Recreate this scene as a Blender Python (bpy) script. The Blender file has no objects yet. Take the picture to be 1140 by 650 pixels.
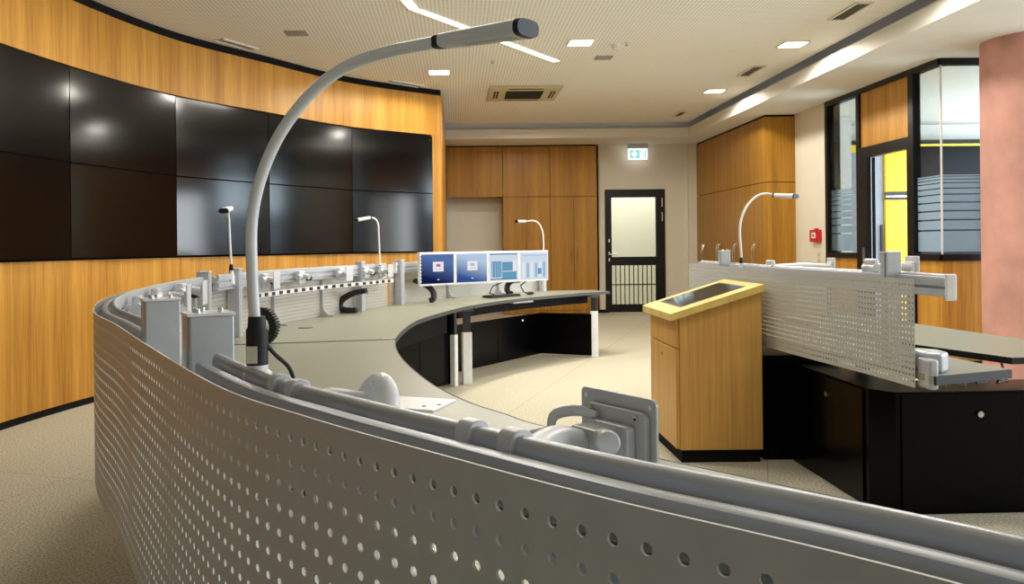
import bpy, math, random
from mathutils import Vector
random.seed(4)
C = bpy.context.scene.collection
PI = math.pi

# ------------------------------------------------------------------ materials
def srgb(r, g, b):
    f = lambda c: (c/255/12.92) if c/255 <= .04045 else ((c/255+.055)/1.055)**2.4
    return (f(r), f(g), f(b), 1)

def new_mat(name):
    m = bpy.data.materials.new(name); m.use_nodes = True
    nt = m.node_tree
    return m, nt, nt.nodes['Principled BSDF']

def mat(name, col, rough=.5, metal=0, spec=.5, noise=None, bump=0, coat=0):
    """plain surface; noise=(scale, amount) gives a slight natural unevenness"""
    m, nt, b = new_mat(name)
    b.inputs['Roughness'].default_value = rough
    b.inputs['Metallic'].default_value = metal
    b.inputs['Specular IOR Level'].default_value = spec
    b.inputs['Coat Weight'].default_value = coat
    c = srgb(*col)
    sc, am = noise or (18, .05)
    tc = nt.nodes.new('ShaderNodeTexCoord')
    n = nt.nodes.new('ShaderNodeTexNoise'); n.inputs['Scale'].default_value = sc; n.inputs['Detail'].default_value = 4
    r = nt.nodes.new('ShaderNodeValToRGB')
    r.color_ramp.elements[0].position = .3; r.color_ramp.elements[1].position = .7
    r.color_ramp.elements[0].color = tuple(x*(1-am) for x in c[:3]) + (1,)
    r.color_ramp.elements[1].color = tuple(min(1, x*(1+am)) for x in c[:3]) + (1,)
    nt.links.new(tc.outputs['Object'], n.inputs['Vector'])
    nt.links.new(n.outputs['Fac'], r.inputs['Fac']); nt.links.new(r.outputs['Color'], b.inputs['Base Color'])
    if bump:
        bp = nt.nodes.new('ShaderNodeBump'); bp.inputs['Strength'].default_value = bump; bp.inputs['Distance'].default_value = .004
        nt.links.new(n.outputs['Fac'], bp.inputs['Height']); nt.links.new(bp.outputs['Normal'], b.inputs['Normal'])
    return m

def wood(name, dark, light, rough=.42, axis='z'):
    m, nt, b = new_mat(name)
    b.inputs['Roughness'].default_value = rough
    b.inputs['Specular IOR Level'].default_value = .35
    tc = nt.nodes.new('ShaderNodeTexCoord')
    def lay(scale, det):
        mp = nt.nodes.new('ShaderNodeMapping'); mp.inputs['Scale'].default_value = scale
        n = nt.nodes.new('ShaderNodeTexNoise'); n.inputs['Scale'].default_value = 1; n.inputs['Detail'].default_value = det
        nt.links.new(tc.outputs['Object'], mp.inputs['Vector']); nt.links.new(mp.outputs['Vector'], n.inputs['Vector'])
        return n
    fine = lay((70, 70, 2.2), 6); strip = lay((9, 9, .12), 1)
    mx = nt.nodes.new('ShaderNodeMath'); mx.operation = 'MULTIPLY_ADD'
    mx.inputs[1].default_value = .5
    hf = nt.nodes.new('ShaderNodeMath'); hf.operation = 'MULTIPLY'; hf.inputs[1].default_value = .5
    nt.links.new(strip.outputs['Fac'], hf.inputs[0])
    nt.links.new(fine.outputs['Fac'], mx.inputs[0]); nt.links.new(hf.outputs[0], mx.inputs[2])
    r = nt.nodes.new('ShaderNodeValToRGB')
    r.color_ramp.elements[0].position = .34; r.color_ramp.elements[1].position = .66
    r.color_ramp.elements[0].color = srgb(*dark); r.color_ramp.elements[1].color = srgb(*light)
    nt.links.new(mx.outputs[0], r.inputs['Fac']); nt.links.new(r.outputs['Color'], b.inputs['Base Color'])
    return m

def emit(name, col, strength):
    m = bpy.data.materials.new(name); m.use_nodes = True
    nt = m.node_tree; nt.nodes.clear()
    o = nt.nodes.new('ShaderNodeOutputMaterial'); e = nt.nodes.new('ShaderNodeEmission')
    e.inputs['Color'].default_value = srgb(*col); e.inputs['Strength'].default_value = strength
    nt.links.new(e.outputs[0], o.inputs[0]); return m

def glass(name, tint=(235, 242, 245), refl=.5):
    m = bpy.data.materials.new(name); m.use_nodes = True
    nt = m.node_tree; nt.nodes.clear()
    o = nt.nodes.new('ShaderNodeOutputMaterial'); mix = nt.nodes.new('ShaderNodeMixShader')
    t = nt.nodes.new('ShaderNodeBsdfTransparent'); g = nt.nodes.new('ShaderNodeBsdfGlossy')
    lw = nt.nodes.new('ShaderNodeLayerWeight'); lw.inputs['Blend'].default_value = .12
    ml = nt.nodes.new('ShaderNodeMath'); ml.operation = 'MULTIPLY'; ml.inputs[1].default_value = refl
    t.inputs['Color'].default_value = srgb(*tint); g.inputs['Roughness'].default_value = .03
    nt.links.new(lw.outputs['Fresnel'], ml.inputs[0]); nt.links.new(ml.outputs[0], mix.inputs[0])
    nt.links.new(t.outputs[0], mix.inputs[1]); nt.links.new(g.outputs[0], mix.inputs[2])
    nt.links.new(mix.outputs[0], o.inputs[0]); return m

def film(name):
    m = bpy.data.materials.new(name); m.use_nodes = True
    nt = m.node_tree; nt.nodes.clear()
    o = nt.nodes.new('ShaderNodeOutputMaterial')
    t = nt.nodes.new('ShaderNodeBsdfTransparent'); d = nt.nodes.new('ShaderNodeBsdfDiffuse'); tr = nt.nodes.new('ShaderNodeBsdfTranslucent')
    m1 = nt.nodes.new('ShaderNodeMixShader'); m2 = nt.nodes.new('ShaderNodeMixShader')
    d.inputs['Color'].default_value = tr.inputs['Color'].default_value = srgb(205, 212, 220)
    m1.inputs[0].default_value = .45; m2.inputs[0].default_value = .85
    nt.links.new(d.outputs[0], m1.inputs[1]); nt.links.new(tr.outputs[0], m1.inputs[2])
    nt.links.new(t.outputs[0], m2.inputs[1]); nt.links.new(m1.outputs[0], m2.inputs[2])
    nt.links.new(m2.outputs[0], o.inputs[0]); return m

def perforated_ceiling(name):
    m, nt, b = new_mat(name); b.inputs['Roughness'].default_value = .9; b.inputs['Specular IOR Level'].default_value = .1
    tc = nt.nodes.new('ShaderNodeTexCoord')
    mp = nt.nodes.new('ShaderNodeMapping'); mp.inputs['Scale'].default_value = (28, 28, 0); mp.inputs['Rotation'].default_value = (0, 0, .0)
    fr = nt.nodes.new('ShaderNodeVectorMath'); fr.operation = 'FRACTION'
    sb = nt.nodes.new('ShaderNodeVectorMath'); sb.operation = 'SUBTRACT'; sb.inputs[1].default_value = (.5, .5, 0)
    ln = nt.nodes.new('ShaderNodeVectorMath'); ln.operation = 'LENGTH'
    r = nt.nodes.new('ShaderNodeValToRGB')
    r.color_ramp.elements[0].position = .24; r.color_ramp.elements[1].position = .32
    r.color_ramp.elements[0].color = srgb(198, 196, 188); r.color_ramp.elements[1].color = srgb(243, 241, 233)
    L = nt.links.new
    L(tc.outputs['Object'], mp.inputs['Vector']); L(mp.outputs['Vector'], fr.inputs[0]); L(fr.outputs[0], sb.inputs[0])
    L(sb.outputs[0], ln.inputs[0]); L(ln.outputs['Value'], r.inputs['Fac']); L(r.outputs['Color'], b.inputs['Base Color'])
    return m

def carpet(name):
    m, nt, b = new_mat(name); b.inputs['Roughness'].default_value = .95; b.inputs['Specular IOR Level'].default_value = .1
    tc = nt.nodes.new('ShaderNodeTexCoord')
    n = nt.nodes.new('ShaderNodeTexNoise'); n.inputs['Scale'].default_value = 95; n.inputs['Detail'].default_value = 3; n.inputs['Roughness'].default_value = .7
    r = nt.nodes.new('ShaderNodeValToRGB')
    r.color_ramp.elements[0].position = .36; r.color_ramp.elements[1].position = .64
    r.color_ramp.elements[0].color = srgb(146, 140, 122); r.color_ramp.elements[1].color = srgb(220, 213, 190)
    # seams between the raised-floor tiles
    mp = nt.nodes.new('ShaderNodeMapping'); mp.inputs['Rotation'].default_value = (0, 0, .35); mp.inputs['Scale'].default_value = (1/1.8, 1/1.8, 0)
    fr = nt.nodes.new('ShaderNodeVectorMath'); fr.operation = 'FRACTION'
    sp = nt.nodes.new('ShaderNodeSeparateXYZ')
    mi = nt.nodes.new('ShaderNodeMath'); mi.operation = 'MINIMUM'
    lt = nt.nodes.new('ShaderNodeMath'); lt.operation = 'LESS_THAN'; lt.inputs[1].default_value = .004
    mx = nt.nodes.new('ShaderNodeMix'); mx.data_type = 'RGBA'; mx.inputs[7].default_value = srgb(160, 153, 134)
    bp = nt.nodes.new('ShaderNodeBump'); bp.inputs['Strength'].default_value = .5; bp.inputs['Distance'].default_value = .006
    L = nt.links.new
    L(tc.outputs['Object'], n.inputs['Vector']); L(n.outputs['Fac'], r.inputs['Fac'])
    L(tc.outputs['Object'], mp.inputs['Vector']); L(mp.outputs['Vector'], fr.inputs[0]); L(fr.outputs[0], sp.inputs[0])
    L(sp.outputs[0], mi.inputs[0]); L(sp.outputs[1], mi.inputs[1]); L(mi.outputs[0], lt.inputs[0])
    L(lt.outputs[0], mx.inputs[0]); L(r.outputs['Color'], mx.inputs[6]); L(mx.outputs[2], b.inputs['Base Color'])
    L(n.outputs['Fac'], bp.inputs['Height']); L(bp.outputs['Normal'], b.inputs['Normal'])
    return m

def screen_gradient(name, top, bot, strength):
    """a lit monitor showing a plain desktop gradient"""
    m = bpy.data.materials.new(name); m.use_nodes = True
    nt = m.node_tree; nt.nodes.clear()
    o = nt.nodes.new('ShaderNodeOutputMaterial'); e = nt.nodes.new('ShaderNodeEmission')
    tc = nt.nodes.new('ShaderNodeTexCoord'); sp = nt.nodes.new('ShaderNodeSeparateXYZ'); r = nt.nodes.new('ShaderNodeValToRGB')
    ad = nt.nodes.new('ShaderNodeMath'); ad.operation = 'MULTIPLY_ADD'; ad.inputs[1].default_value = .35
    r.color_ramp.elements[0].position = .25
    r.color_ramp.elements[0].color = srgb(*bot); r.color_ramp.elements[1].color = srgb(*top)
    e.inputs['Strength'].default_value = strength
    nt.links.new(tc.outputs['Generated'], sp.inputs[0]); nt.links.new(sp.outputs[0], ad.inputs[0]); nt.links.new(sp.outputs[2], ad.inputs[2])
    nt.links.new(ad.outputs[0], r.inputs['Fac']); nt.links.new(r.outputs[0], e.inputs['Color']); nt.links.new(e.outputs[0], o.inputs[0])
    return m

M = dict(
    oak=wood('oak_veneer', (164, 110, 34), (208, 154, 66)),
    oak_shaded=wood('oak_veneer_shaded', (142, 96, 24), (182, 132, 44)),  # same oak as the wall, darkened to paint in dimmer light on the cabinets
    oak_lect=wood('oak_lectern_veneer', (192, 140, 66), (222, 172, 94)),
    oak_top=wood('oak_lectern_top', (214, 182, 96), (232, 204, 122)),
    ceiling=perforated_ceiling('perforated_ceiling_board'), plaster=mat('white_plaster', (224, 222, 216), .9, spec=.1, noise=(6, .02)),
    cream=mat('cream_wall_paint', (220, 214, 198), .9, spec=.1, noise=(5, .02)),
    carpet=carpet('grey_beige_carpet'),
    black=mat('black_lacquer', (8, 8, 9), .38, spec=.3), blackmat=mat('black_matt', (14, 14, 15), .8, spec=.2),
    slate=mat('black_cabinet_laminate', (4, 4, 6), .24, spec=.1),
    screen=mat('black_screen_glass', (4, 4, 6), .12, spec=.42),
    silver=mat('silver_painted_sheet', (186, 186, 180), .4, metal=.25, noise=(40, .03)),
    rim=mat('pale_panel_edge', (240, 240, 238), .5, metal=0),  # paler colour for hole walls and top edge of the near panels
    alu=mat('anodised_aluminium', (188, 191, 197), .38, metal=.45),
    alu_d=mat('anodised_aluminium_groove', (120, 123, 128), .4, metal=.6),
    white=mat('white_lacquered_metal', (226, 226, 226), .35), pale=mat('pale_grey_cast_metal', (205, 206, 210), .38, metal=.15),
    grey_plate=mat('grey_metal_plate', (186, 186, 184), .4, metal=.2),
    top=mat('grey_green_linoleum', (134, 135, 118), .38, noise=(60, .03), spec=.45),
    edge=mat('dark_grey_edge', (72, 72, 72), .45), navy=mat('dark_navy_plastic', (20, 25, 34), .5),
    chrome=mat('brushed_steel', (200, 200, 198), .25, metal=1), rubber=mat('black_rubber', (10, 10, 10), .6),
    pink=mat('pink_tinted_concrete', (200, 148, 136), .75, noise=(3, .16), bump=.2), red=mat('red_plastic', (196, 22, 26), .4),
    yellow=mat('yellow_laminate', (246, 208, 20), .45), bluegrey=mat('blue_grey_door_paint', (136, 148, 166), .55),
    offwhite=mat('off_white_plastic', (218, 212, 192), .55), vent=mat('beige_vent_metal', (196, 186, 150), .6),
    ventdark=mat('dark_vent_opening', (34, 30, 20), .8), greyplate=mat('grey_ceiling_plate', (150, 148, 142), .7),
    lamp=emit('lamp_diffuser', (255, 244, 214), 14), strip=emit('light_strip_diffuser', (255, 248, 222), 9),
    exit=emit('exit_sign_green', (128, 205, 190), 1.5), exitw=emit('exit_sign_white', (255, 255, 255), 2.2),
    glass=glass('clear_glass'), film=film('frosted_film'),
    mon1=screen_gradient('monitor_navy', (96, 124, 186), (22, 30, 76), .9), mon2=screen_gradient('monitor_blue', (190, 215, 240), (52, 86, 150), .95),
    mon3=emit('monitor_white', (222, 232, 246), .95), mon4=emit('monitor_pale', (214, 228, 244), 1.0),
    chart=emit('chart_blue', (110, 170, 205), .9), chart2=emit('chart_pale_blue', (160, 200, 224), .95), card=emit('dialog_white', (246, 240, 244), 1), pinkt=emit('logo_pink', (214, 92, 132), .9),
)

# ------------------------------------------------------------------ mesh helpers
class MB:
    def __init__(s): s.v = []; s.f = []
    def add(s, vs, fs):
        n = len(s.v); s.v += [tuple(x) for x in vs]; s.f += [tuple(i+n for i in f) for f in fs]; return s
    def box(s, x0, y0, z0, x1, y1, z1):
        return s.prism([(x0, y0), (x1, y0), (x1, y1), (x0, y1)], z0, z1)
    def obox(s, c, t, l, w, z0, z1):
        """box with centre c, length l along the direction t, width w across"""
        t = Vector(t).normalized(); n = Vector((-t.y, t.x)); c = Vector(c)
        return s.prism([c-t*l/2-n*w/2, c+t*l/2-n*w/2, c+t*l/2+n*w/2, c-t*l/2+n*w/2], z0, z1)
    def prism(s, poly, z0, z1):
        a = sum(poly[i][0]*poly[(i+1) % len(poly)][1]-poly[(i+1) % len(poly)][0]*poly[i][1] for i in range(len(poly)))
        if a < 0: poly = list(reversed(list(poly)))
        n = len(poly); zf0 = z0 if callable(z0) else (lambda p: z0); zf1 = z1 if callable(z1) else (lambda p: z1)
        vs = [(p[0], p[1], zf0(p)) for p in poly]+[(p[0], p[1], zf1(p)) for p in poly]
        return s.add(vs, [tuple(reversed(range(n))), tuple(range(n, 2*n))]+[(i, (i+1) % n, n+(i+1) % n, n+i) for i in range(n)])
    def tube(s, pts, r, seg=10, flat=1.0, cap=True):
        pts = [Vector(p) for p in pts]; rr = r if isinstance(r, (list, tuple)) else [r]*len(pts)
        vs = []; up = None
        for i, p in enumerate(pts):
            d = (pts[min(i+1, len(pts)-1)]-pts[max(i-1, 0)]).normalized()
            if up is None:
                up = Vector((0, 0, 1)) if abs(d.z) < .9 else Vector((1, 0, 0))
            a = d.cross(up).normalized(); b = a.cross(d).normalized(); up = b
            vs += [p+a*math.cos(2*PI*k/seg)*rr[i]+b*math.sin(2*PI*k/seg)*rr[i]*flat for k in range(seg)]
        fs = []
        for i in range(len(pts)-1):
            for k in range(seg):
                k2 = (k+1) % seg; fs.append((i*seg+k, i*seg+k2, (i+1)*seg+k2, (i+1)*seg+k))
        if cap: fs += [tuple(reversed(range(seg))), tuple(range((len(pts)-1)*seg, len(pts)*seg))]
        return s.add(vs, fs)
    def cyl(s, p, q, r, seg=16): return s.tube([p, q], r, seg)
    def sweep(s, path, prof, closed_caps=True):
        """prof: (inward offset, z) outline carried along a 2-D path of (point, inward normal)"""
        n = len(prof); vs = []
        for p, nn in path:
            vs += [(p[0]+nn[0]*o, p[1]+nn[1]*o, z) for o, z in prof]
        fs = []
        for i in range(len(path)-1):
            for k in range(n):
                k2 = (k+1) % n; fs.append((i*n+k, i*n+k2, (i+1)*n+k2, (i+1)*n+k))
        if closed_caps: fs += [tuple(reversed(range(n))), tuple(range((len(path)-1)*n, len(path)*n))]
        return s.add(vs, fs)

def obj(name, mb, m, parent=None, bevel=0, smooth=False, origin=None, bright_rim=False):
    """link one mesh; coordinates are world coordinates, kept so under a parent at any location"""
    off = Vector(parent_loc(parent)) if parent else Vector(origin or (0, 0, 0))
    me = bpy.data.meshes.new(name)
    me.from_pydata([tuple(Vector(v)-off) for v in mb.v], [], mb.f); me.update()
    me.materials.append(M[m] if isinstance(m, str) else m)
    if getattr(mb, 'rim', None) and bright_rim:
        me.materials.append(M['rim'])
        for i in mb.rim: me.polygons[i].material_index = 1
    if smooth:
        for p in me.polygons: p.use_smooth = True
        try: me.set_sharp_from_angle(angle=math.radians(38))
        except Exception: pass
    o = bpy.data.objects.new(name, me); C.objects.link(o)
    if parent: o.parent = parent
    else: o.location = off
    if bevel:
        b = o.modifiers.new('bevel', 'BEVEL'); b.width = bevel; b.segments = 2; b.limit_method = 'ANGLE'; b.angle_limit = math.radians(40)
    return o

LOC = {}
def parent_loc(p):
    v = Vector(p.location)
    while p.parent: p = p.parent; v += Vector(p.location)
    return v

def thing(name, label, cat, loc, group=None):
    o = bpy.data.objects.new(name, None); C.objects.link(o); o.location = loc
    o.empty_display_size = .1
    o['label'] = label; o['category'] = cat
    if group: o['group'] = group
    return o
def tag(o, label, cat, group=None):
    o['label'] = label; o['category'] = cat
    if group: o['group'] = group
    return o
def struct(name, mb, m, parent=None, **k):
    o = obj(name, mb, m, parent, **k)
    if not parent: o['kind'] = 'structure'; LAB(o)
    return o
def struct_root(name, loc):
    o = bpy.data.objects.new(name, None); C.objects.link(o); o.location = loc; o['kind'] = 'structure'; LAB(o); return o
SLAB = {
 'floor': ('grey-beige speckled carpet floor with faint tile seams', 'floor'),
 'ceiling': ('off-white perforated ceiling over the control room', 'ceiling'),
 'ceiling_soffit': ('plain lowered white ceiling border along the back and right', 'ceiling'),
 'trim_1': ('long cream bulkhead face along the right edge of the perforated ceiling', 'trim'),
 'trim_2': ('cream bulkhead face along the back edge of the perforated ceiling', 'trim'),
 'trim_3': ('black recessed surround around the wall of screens', 'trim'),
 'trim_4': ('black strip painted as shade in the gap between curved wood wall and ceiling', 'trim'),
 'wall_left': ('curved oak panelled wall carrying the black screens', 'wall'),
 'baseboard_left': ('black baseboard under the curved oak wall', 'baseboard'),
 'wall_back': ('cream back wall with the black framed glass door', 'wall'),
 'baseboard_back': ('dark baseboard beside the black glass door', 'baseboard'),
 'wall_right': ('cream wall strip between oak cabinets and black window frame', 'wall'),
 'wall_partition': ('oak infill panels in the black framed glass partition', 'wall'),
 'wall_rear': ('cream wall behind the consoles, opposite the back door', 'wall'),
 'wall_side': ('cream wall on the far side of the right hand console area', 'wall'),
 'wall_corridor': ('pale wall seen through the glass of the back door', 'wall'),
 'wall_neighbour': ('white wall of the neighbouring room seen through the partition', 'wall'),
 'ceiling_neighbour': ('white ceiling of the neighbouring room behind the glass', 'ceiling'),
 'column': ('round pink concrete column beside the glass partition', 'column'),
 'door_1': ('black framed glass door with lower bars in the cream back wall', 'door'),
 'door_2': ('open black framed doorway beneath the upper oak panel', 'door'),
 'window_1': ('narrow black framed window with frosted stripes beside the red alarm', 'window'),
 'window_2': ('tall corner window with frosted stripes beside the pink column', 'window'),
 'pilaster': ('narrow cream pilaster between back wall and right cabinets', 'pilaster'),
}
def LAB(o):
    k = o.name
    if k in SLAB: o['label'], o['category'] = SLAB[k]

def cat_rom(pts, step=.04):
    P = [Vector(p) for p in pts]; P = [2*P[0]-P[1]]+P+[2*P[-1]-P[-2]]
    dense = []
    for i in range(1, len(P)-2):
        for k in range(24):
            t = k/24; a, b, c, d = P[i-1:i+3]
            dense.append(.5*((2*b)+(c-a)*t+(2*a-5*b+4*c-d)*t*t+(3*b-a-3*c+d)*t**3))
    dense.append(P[-2]); return resample(dense, step)
def resample(d, step):
    L = [0]
    for i in range(1, len(d)): L.append(L[-1]+(d[i]-d[i-1]).length)
    n = max(2, round(L[-1]/step)); out = []; j = 0
    for k in range(n+1):
        s = L[-1]*k/n
        while j < len(L)-2 and L[j+1] < s: j += 1
        t = (s-L[j])/max(1e-9, L[j+1]-L[j]); out.append(d[j].lerp(d[j+1], min(1, t)))
    return out
def normals(path, side=1):
    out = []
    for i in range(len(path)):
        t = (path[min(i+1, len(path)-1)]-path[max(0, i-1)]).normalized(); out.append(Vector((t.y, -t.x))*side)
    return out
def nearest(path, p):
    p = Vector(p); return min(range(len(path)), key=lambda i: (path[i]-p).length)

# ------------------------------------------------------------------ room shell
H = 1.25
Z_CEIL, Z_SOF = 3.30, 3.05
struct('floor', MB().box(-4.2, -4, -.1, 9.5, 18, 0), 'carpet')
struct('ceiling', MB().box(-4.2, -4, Z_CEIL, 3.94, 14.25, Z_CEIL+.05), 'ceiling')
sof = MB().prism([(3.97, -4), (9.5, -4), (9.5, 8.35), (4.86, 8.35), (4.86, 15.9), (-.5, 15.9), (-.5, 14.28), (3.97, 14.28)], Z_SOF, Z_SOF+.05)
struct('ceiling_soffit', sof, 'plaster')
struct('trim_1', MB().box(3.94, -4, Z_SOF, 3.97, 14.28, Z_SOF+.155), 'plaster')
struct('trim_2', MB().box(-.5, 14.25, Z_SOF, 3.94, 14.28, Z_SOF+.155), 'plaster')
# recess above the bulkhead
rec = MB(); rec.box(4.35, -4, Z_SOF+.05, 4.38, 14.7, Z_CEIL+.3); rec.box(-.5, 14.36, Z_SOF+.05, 4.38, 14.39, Z_CEIL+.3); rec.box(3.9, -4, Z_CEIL+.27, 4.38, 14.65, Z_CEIL+.3); rec.box(-.5, 14.2, Z_CEIL+.27, 3.9, 14.65, Z_CEIL+.3)
struct('trim_5', rec, 'plaster'); bpy.data.objects['trim_5']['label'] = 'shadowed cove recess above the cream bulkhead'; bpy.data.objects['trim_5']['category'] = 'trim'

# curved oak wall with the screens
SC = [(-3.22, 5.27), (-3.02, 6.585), (-2.636, 7.926), (-2.002, 9.001), (-1.254, 10.157), (-.305, 10.99)]
wl = cat_rom([(-3.0, 1.0), (-3.2, 2.4), (-3.28, 3.9)]+SC+[(-.17, 11.09)], .1)
wn = normals(wl)          # points to the room (right of travel)
pw = list(zip(wl, wn))
low = [(-.02, .055), (-.02, 1.165), (-.14, 1.165), (-.14, .055)]
upp = [(-.02, 2.70), (-.02, 3.225), (-.14, 3.225), (-.14, 2.70)]
W = MB().sweep(pw, low).sweep(pw, upp)
W.prism([wl[-1]+wn[-1]*-.02, SC[-1], Vector(SC[-1])+wn[-1]*-.14, wl[-1]+wn[-1]*-.14], 1.165, 2.70)
e = wl[-1]
W.prism([e+wn[-1]*-.021, (e.x-.03, e.y+.02), (e.x-.03, 15.3), (e.x, 15.3), (e.x+.0, e.y+.05)], .055, 3.225)
struct('wall_left', W, 'oak')
struct('baseboard_left', MB().sweep(pw, [(-.03, 0), (-.03, .055), (-.14, .055), (-.14, 0)]), 'blackmat')
struct('trim_3', MB().sweep(pw[:-2], [(-.07, 1.165), (-.07, 2.70), (-.14, 2.70), (-.14, 1.165)]), 'blackmat')
struct('trim_4', MB().sweep(pw, [(-.03, 3.225), (-.03, 3.30), (-.14, 3.30), (-.14, 3.225)]), 'blackmat')  # shade of the gap put in as a black filler strip

names_col = ['leftmost', 'second from left', 'third from left', 'fourth from left', 'rightmost']
for j, row in enumerate(('lower', 'upper')):
    for i in range(5):
        a, b = Vector(SC[i]), Vector(SC[i+1]); t = (b-a).normalized(); n = Vector((t.y, -t.x)); L = (b-a).length
        z0 = 1.182+.75*j; z1 = z0+.745
        c = (a+b)/2
        r = thing('video_wall_screen', f'black {row} screen, {names_col[i]} in the {row} row of the video wall', 'screen', (c.x, c.y, z0), 'video wall screens')
        obj('housing', MB().obox(c-n*.02, t, L-.004, .05, z0, z1), 'blackmat', r)
        # slightly tilted glass front
        obj('display_panel', MB().obox(c+n*.012, t, L-.012, .012, z0+.004, z1-.004), 'screen', r)
        if i == 4 and j == 1: obj('sensor', MB().obox(c+n*.022+t*(L/2-.06), t, .03, .012, z1-.07, z1-.04), 'rubber', r)

# back wall (door wall), pilaster, niche wall
B = 15.38
bw = MB(); bw.box(2.55, B, 0, 2.71, B+.14, Z_SOF); bw.box(2.71, B, 2.24, 3.80, B+.14, Z_SOF); bw.box(3.80, B, 0, 4.40, B+.14, Z_SOF)
bw.box(-.3, 15.72, 0, 2.55, 15.86, Z_SOF); bw.box(2.55, B, 0, 2.60, 15.86, Z_SOF)
struct('wall_back', bw, 'cream')
struct('baseboard_back', MB().box(2.55, B-.015, 0, 2.71, B, .06).box(3.80, B-.015, 0, 4.25, B, .06), 'blackmat')
struct('pilaster', MB().box(4.22, 15.28, 0, 4.36, B, Z_SOF), 'cream')
struct('wall_corridor', MB().box(1.5, 17.4, 0, 5.5, 17.5, 3.3).box(1.5, 15.6, 0, 1.6, 17.4, 3.3).box(5.4, 15.6, 0, 5.5, 17.4, 3.3).box(1.5, 15.6, 3.3, 5.5, 17.5, 3.35), 'cream')

# back door
d = struct_root('door_1', (3.25, B, 0))
f = MB(); f.box(2.71, B-.03, 0, 2.765, B+.06, 2.24); f.box(3.745, B-.03, 0, 3.80, B+.06, 2.24); f.box(2.765, B-.03, 2.19, 3.745, B+.06, 2.24)
obj('door_frame', f, 'black', d)
f = MB(); y0, y1 = B-.035, B+.02
f.box(2.765, y0, .01, 2.825, y1, 2.19); f.box(3.635, y0, .01, 3.745, y1, 2.19); f.box(2.825, y0, 2.095, 3.635, y1, 2.19)
f.box(2.825, y0, .86, 3.635, y1, 1.016); f.box(2.825, y0, .01, 3.635, y1, .155)
lf = obj('door_leaf', f, 'black', d)
obj('glass_pane', MB().box(2.825, B-.012, 1.016, 3.635, B-.004, 2.095), 'glass', lf)
obj('glass_pane', MB().box(2.825, B-.006, .155, 3.635, B+.002, .86), 'glass', lf)
for k in range(10):
    x = 2.825+.81*(k+.92)/10
    obj('bar', MB().box(x-.008, B-.02, .155, x+.008, B-.008, .86), 'black', lf)
obj('rail', MB().box(2.825, B-.02, .50, 3.635, B-.008, .52), 'black', lf)
obj('handle', MB().cyl((2.79, B-.035, 1.065), (2.79, B-.09, 1.065), .011).cyl((2.79, B-.085, 1.065), (2.91, B-.085, 1.065), .011), 'chrome', lf)
for z in (1.082, .967, 1.311): obj('lock', MB().box(2.765, B-.045, z-.03, 2.79, B-.034, z+.03), 'chrome', lf)
for z in (2.0, 1.74): obj('hinge', MB().cyl((3.745, B-.045, z-.08), (3.745, B-.045, z+.08), .014), 'chrome', lf)

# right wall + partition
XP = 4.79
wr = MB(); wr.box(XP, 10.90, 0, XP+.12, 11.95, Z_SOF); wr.box(XP, 11.95, 0, XP+.12, 15.9, Z_SOF)
struct('wall_right', wr, 'cream')
YR = 8.34
wp = MB(); wp.box(XP+.01, 9.98, .06, XP+.05, 10.8, 1.05); wp.box(XP+.01, 8.391, .06, XP+.05, 8.84, 1.05); wp.box(XP+.01, YR+.01, .06, 5.235, YR+.05, 1.05)
wp.box(XP+.01, 8.90, 2.35, XP+.05, 9.99, 2.995)
struct('wall_partition', wp, 'oak')
def bars(lst):
    m = MB()
    for b in lst: m.box(*b)
    return m
w1 = struct_root('window_1', (XP, 10.4, 0))
obj('window_frame', bars([(XP-.02, 10.83, 0, XP+.06, 10.905, 3.05), (XP-.02, 9.985, 0, XP+.06, 10.055, 3.05), (XP+.03, 10.64, 1.115, XP+.06, 10.83, 2.985), (XP-.02, 10.055, 2.985, XP+.06, 10.83, 3.05), (XP-.02, 10.055, 1.05, XP+.06, 10.83, 1.115), (XP-.02, 10.055, 0, XP+.06, 10.83, .06)]), 'black', w1)
obj('glass_pane', MB().box(XP+.015, 10.055, 1.115, XP+.023, 10.83, 2.985), 'glass', w1)
w2 = struct_root('window_2', (XP, 8.4, 0))
obj('window_frame', bars([(XP-.02, 8.80, 0, XP+.06, 8.90, 3.05), (XP-.02, YR, 2.985, XP+.06, 8.80, 3.05), (XP-.02, YR, 1.05, XP+.06, 8.80, 1.115), (XP-.02, YR, 0, XP+.06, 8.80, .06),
     (5.235, YR-.02, 0, 5.31, YR+.06, 3.05), (XP, YR-.02, 2.985, 5.235, YR+.06, 3.05), (XP, YR-.02, 1.05, 5.235, YR+.06, 1.115), (XP, YR-.02, 0, 5.235, YR+.06, .06)]), 'black', w2)
obj('glass_pane', MB().box(XP+.015, YR+.02, 1.115, XP+.023, 8.80, 2.985), 'glass', w2)
obj('glass_pane', MB().box(XP+.015, YR+.010, 1.115, 5.235, YR+.018, 2.985), 'glass', w2)
obj('corner_joint', MB().box(XP+.010, YR+.005, 1.115, XP+.024, YR+.019, 2.985), 'white', w2)
zs = [1.905, 1.885, 1.855, 1.82, 1.765, 1.705, 1.625, 1.54, 1.45, 1.345, 1.12]
def stripes(fn):
    m = MB()
    for k in range(len(zs)-1):
        g = .006+.0012*k; fn(m, zs[k+1]+g, zs[k]-.002)
    return m
obj('frosted_film', stripes(lambda m, a, b: m.box(XP+.024, 10.058, a, XP+.026, 10.828, b)), 'film', w1)
obj('frosted_film', stripes(lambda m, a, b: m.box(XP+.024, YR+.03, a, XP+.026, 8.798, b)), 'film', w2)
obj('frosted_film', stripes(lambda m, a, b: m.box(XP+.03, YR+.019, a, 5.233, YR+.021, b)), 'film', w2)
d2 = struct_root('door_2', (XP, 9.4, 0))
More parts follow.
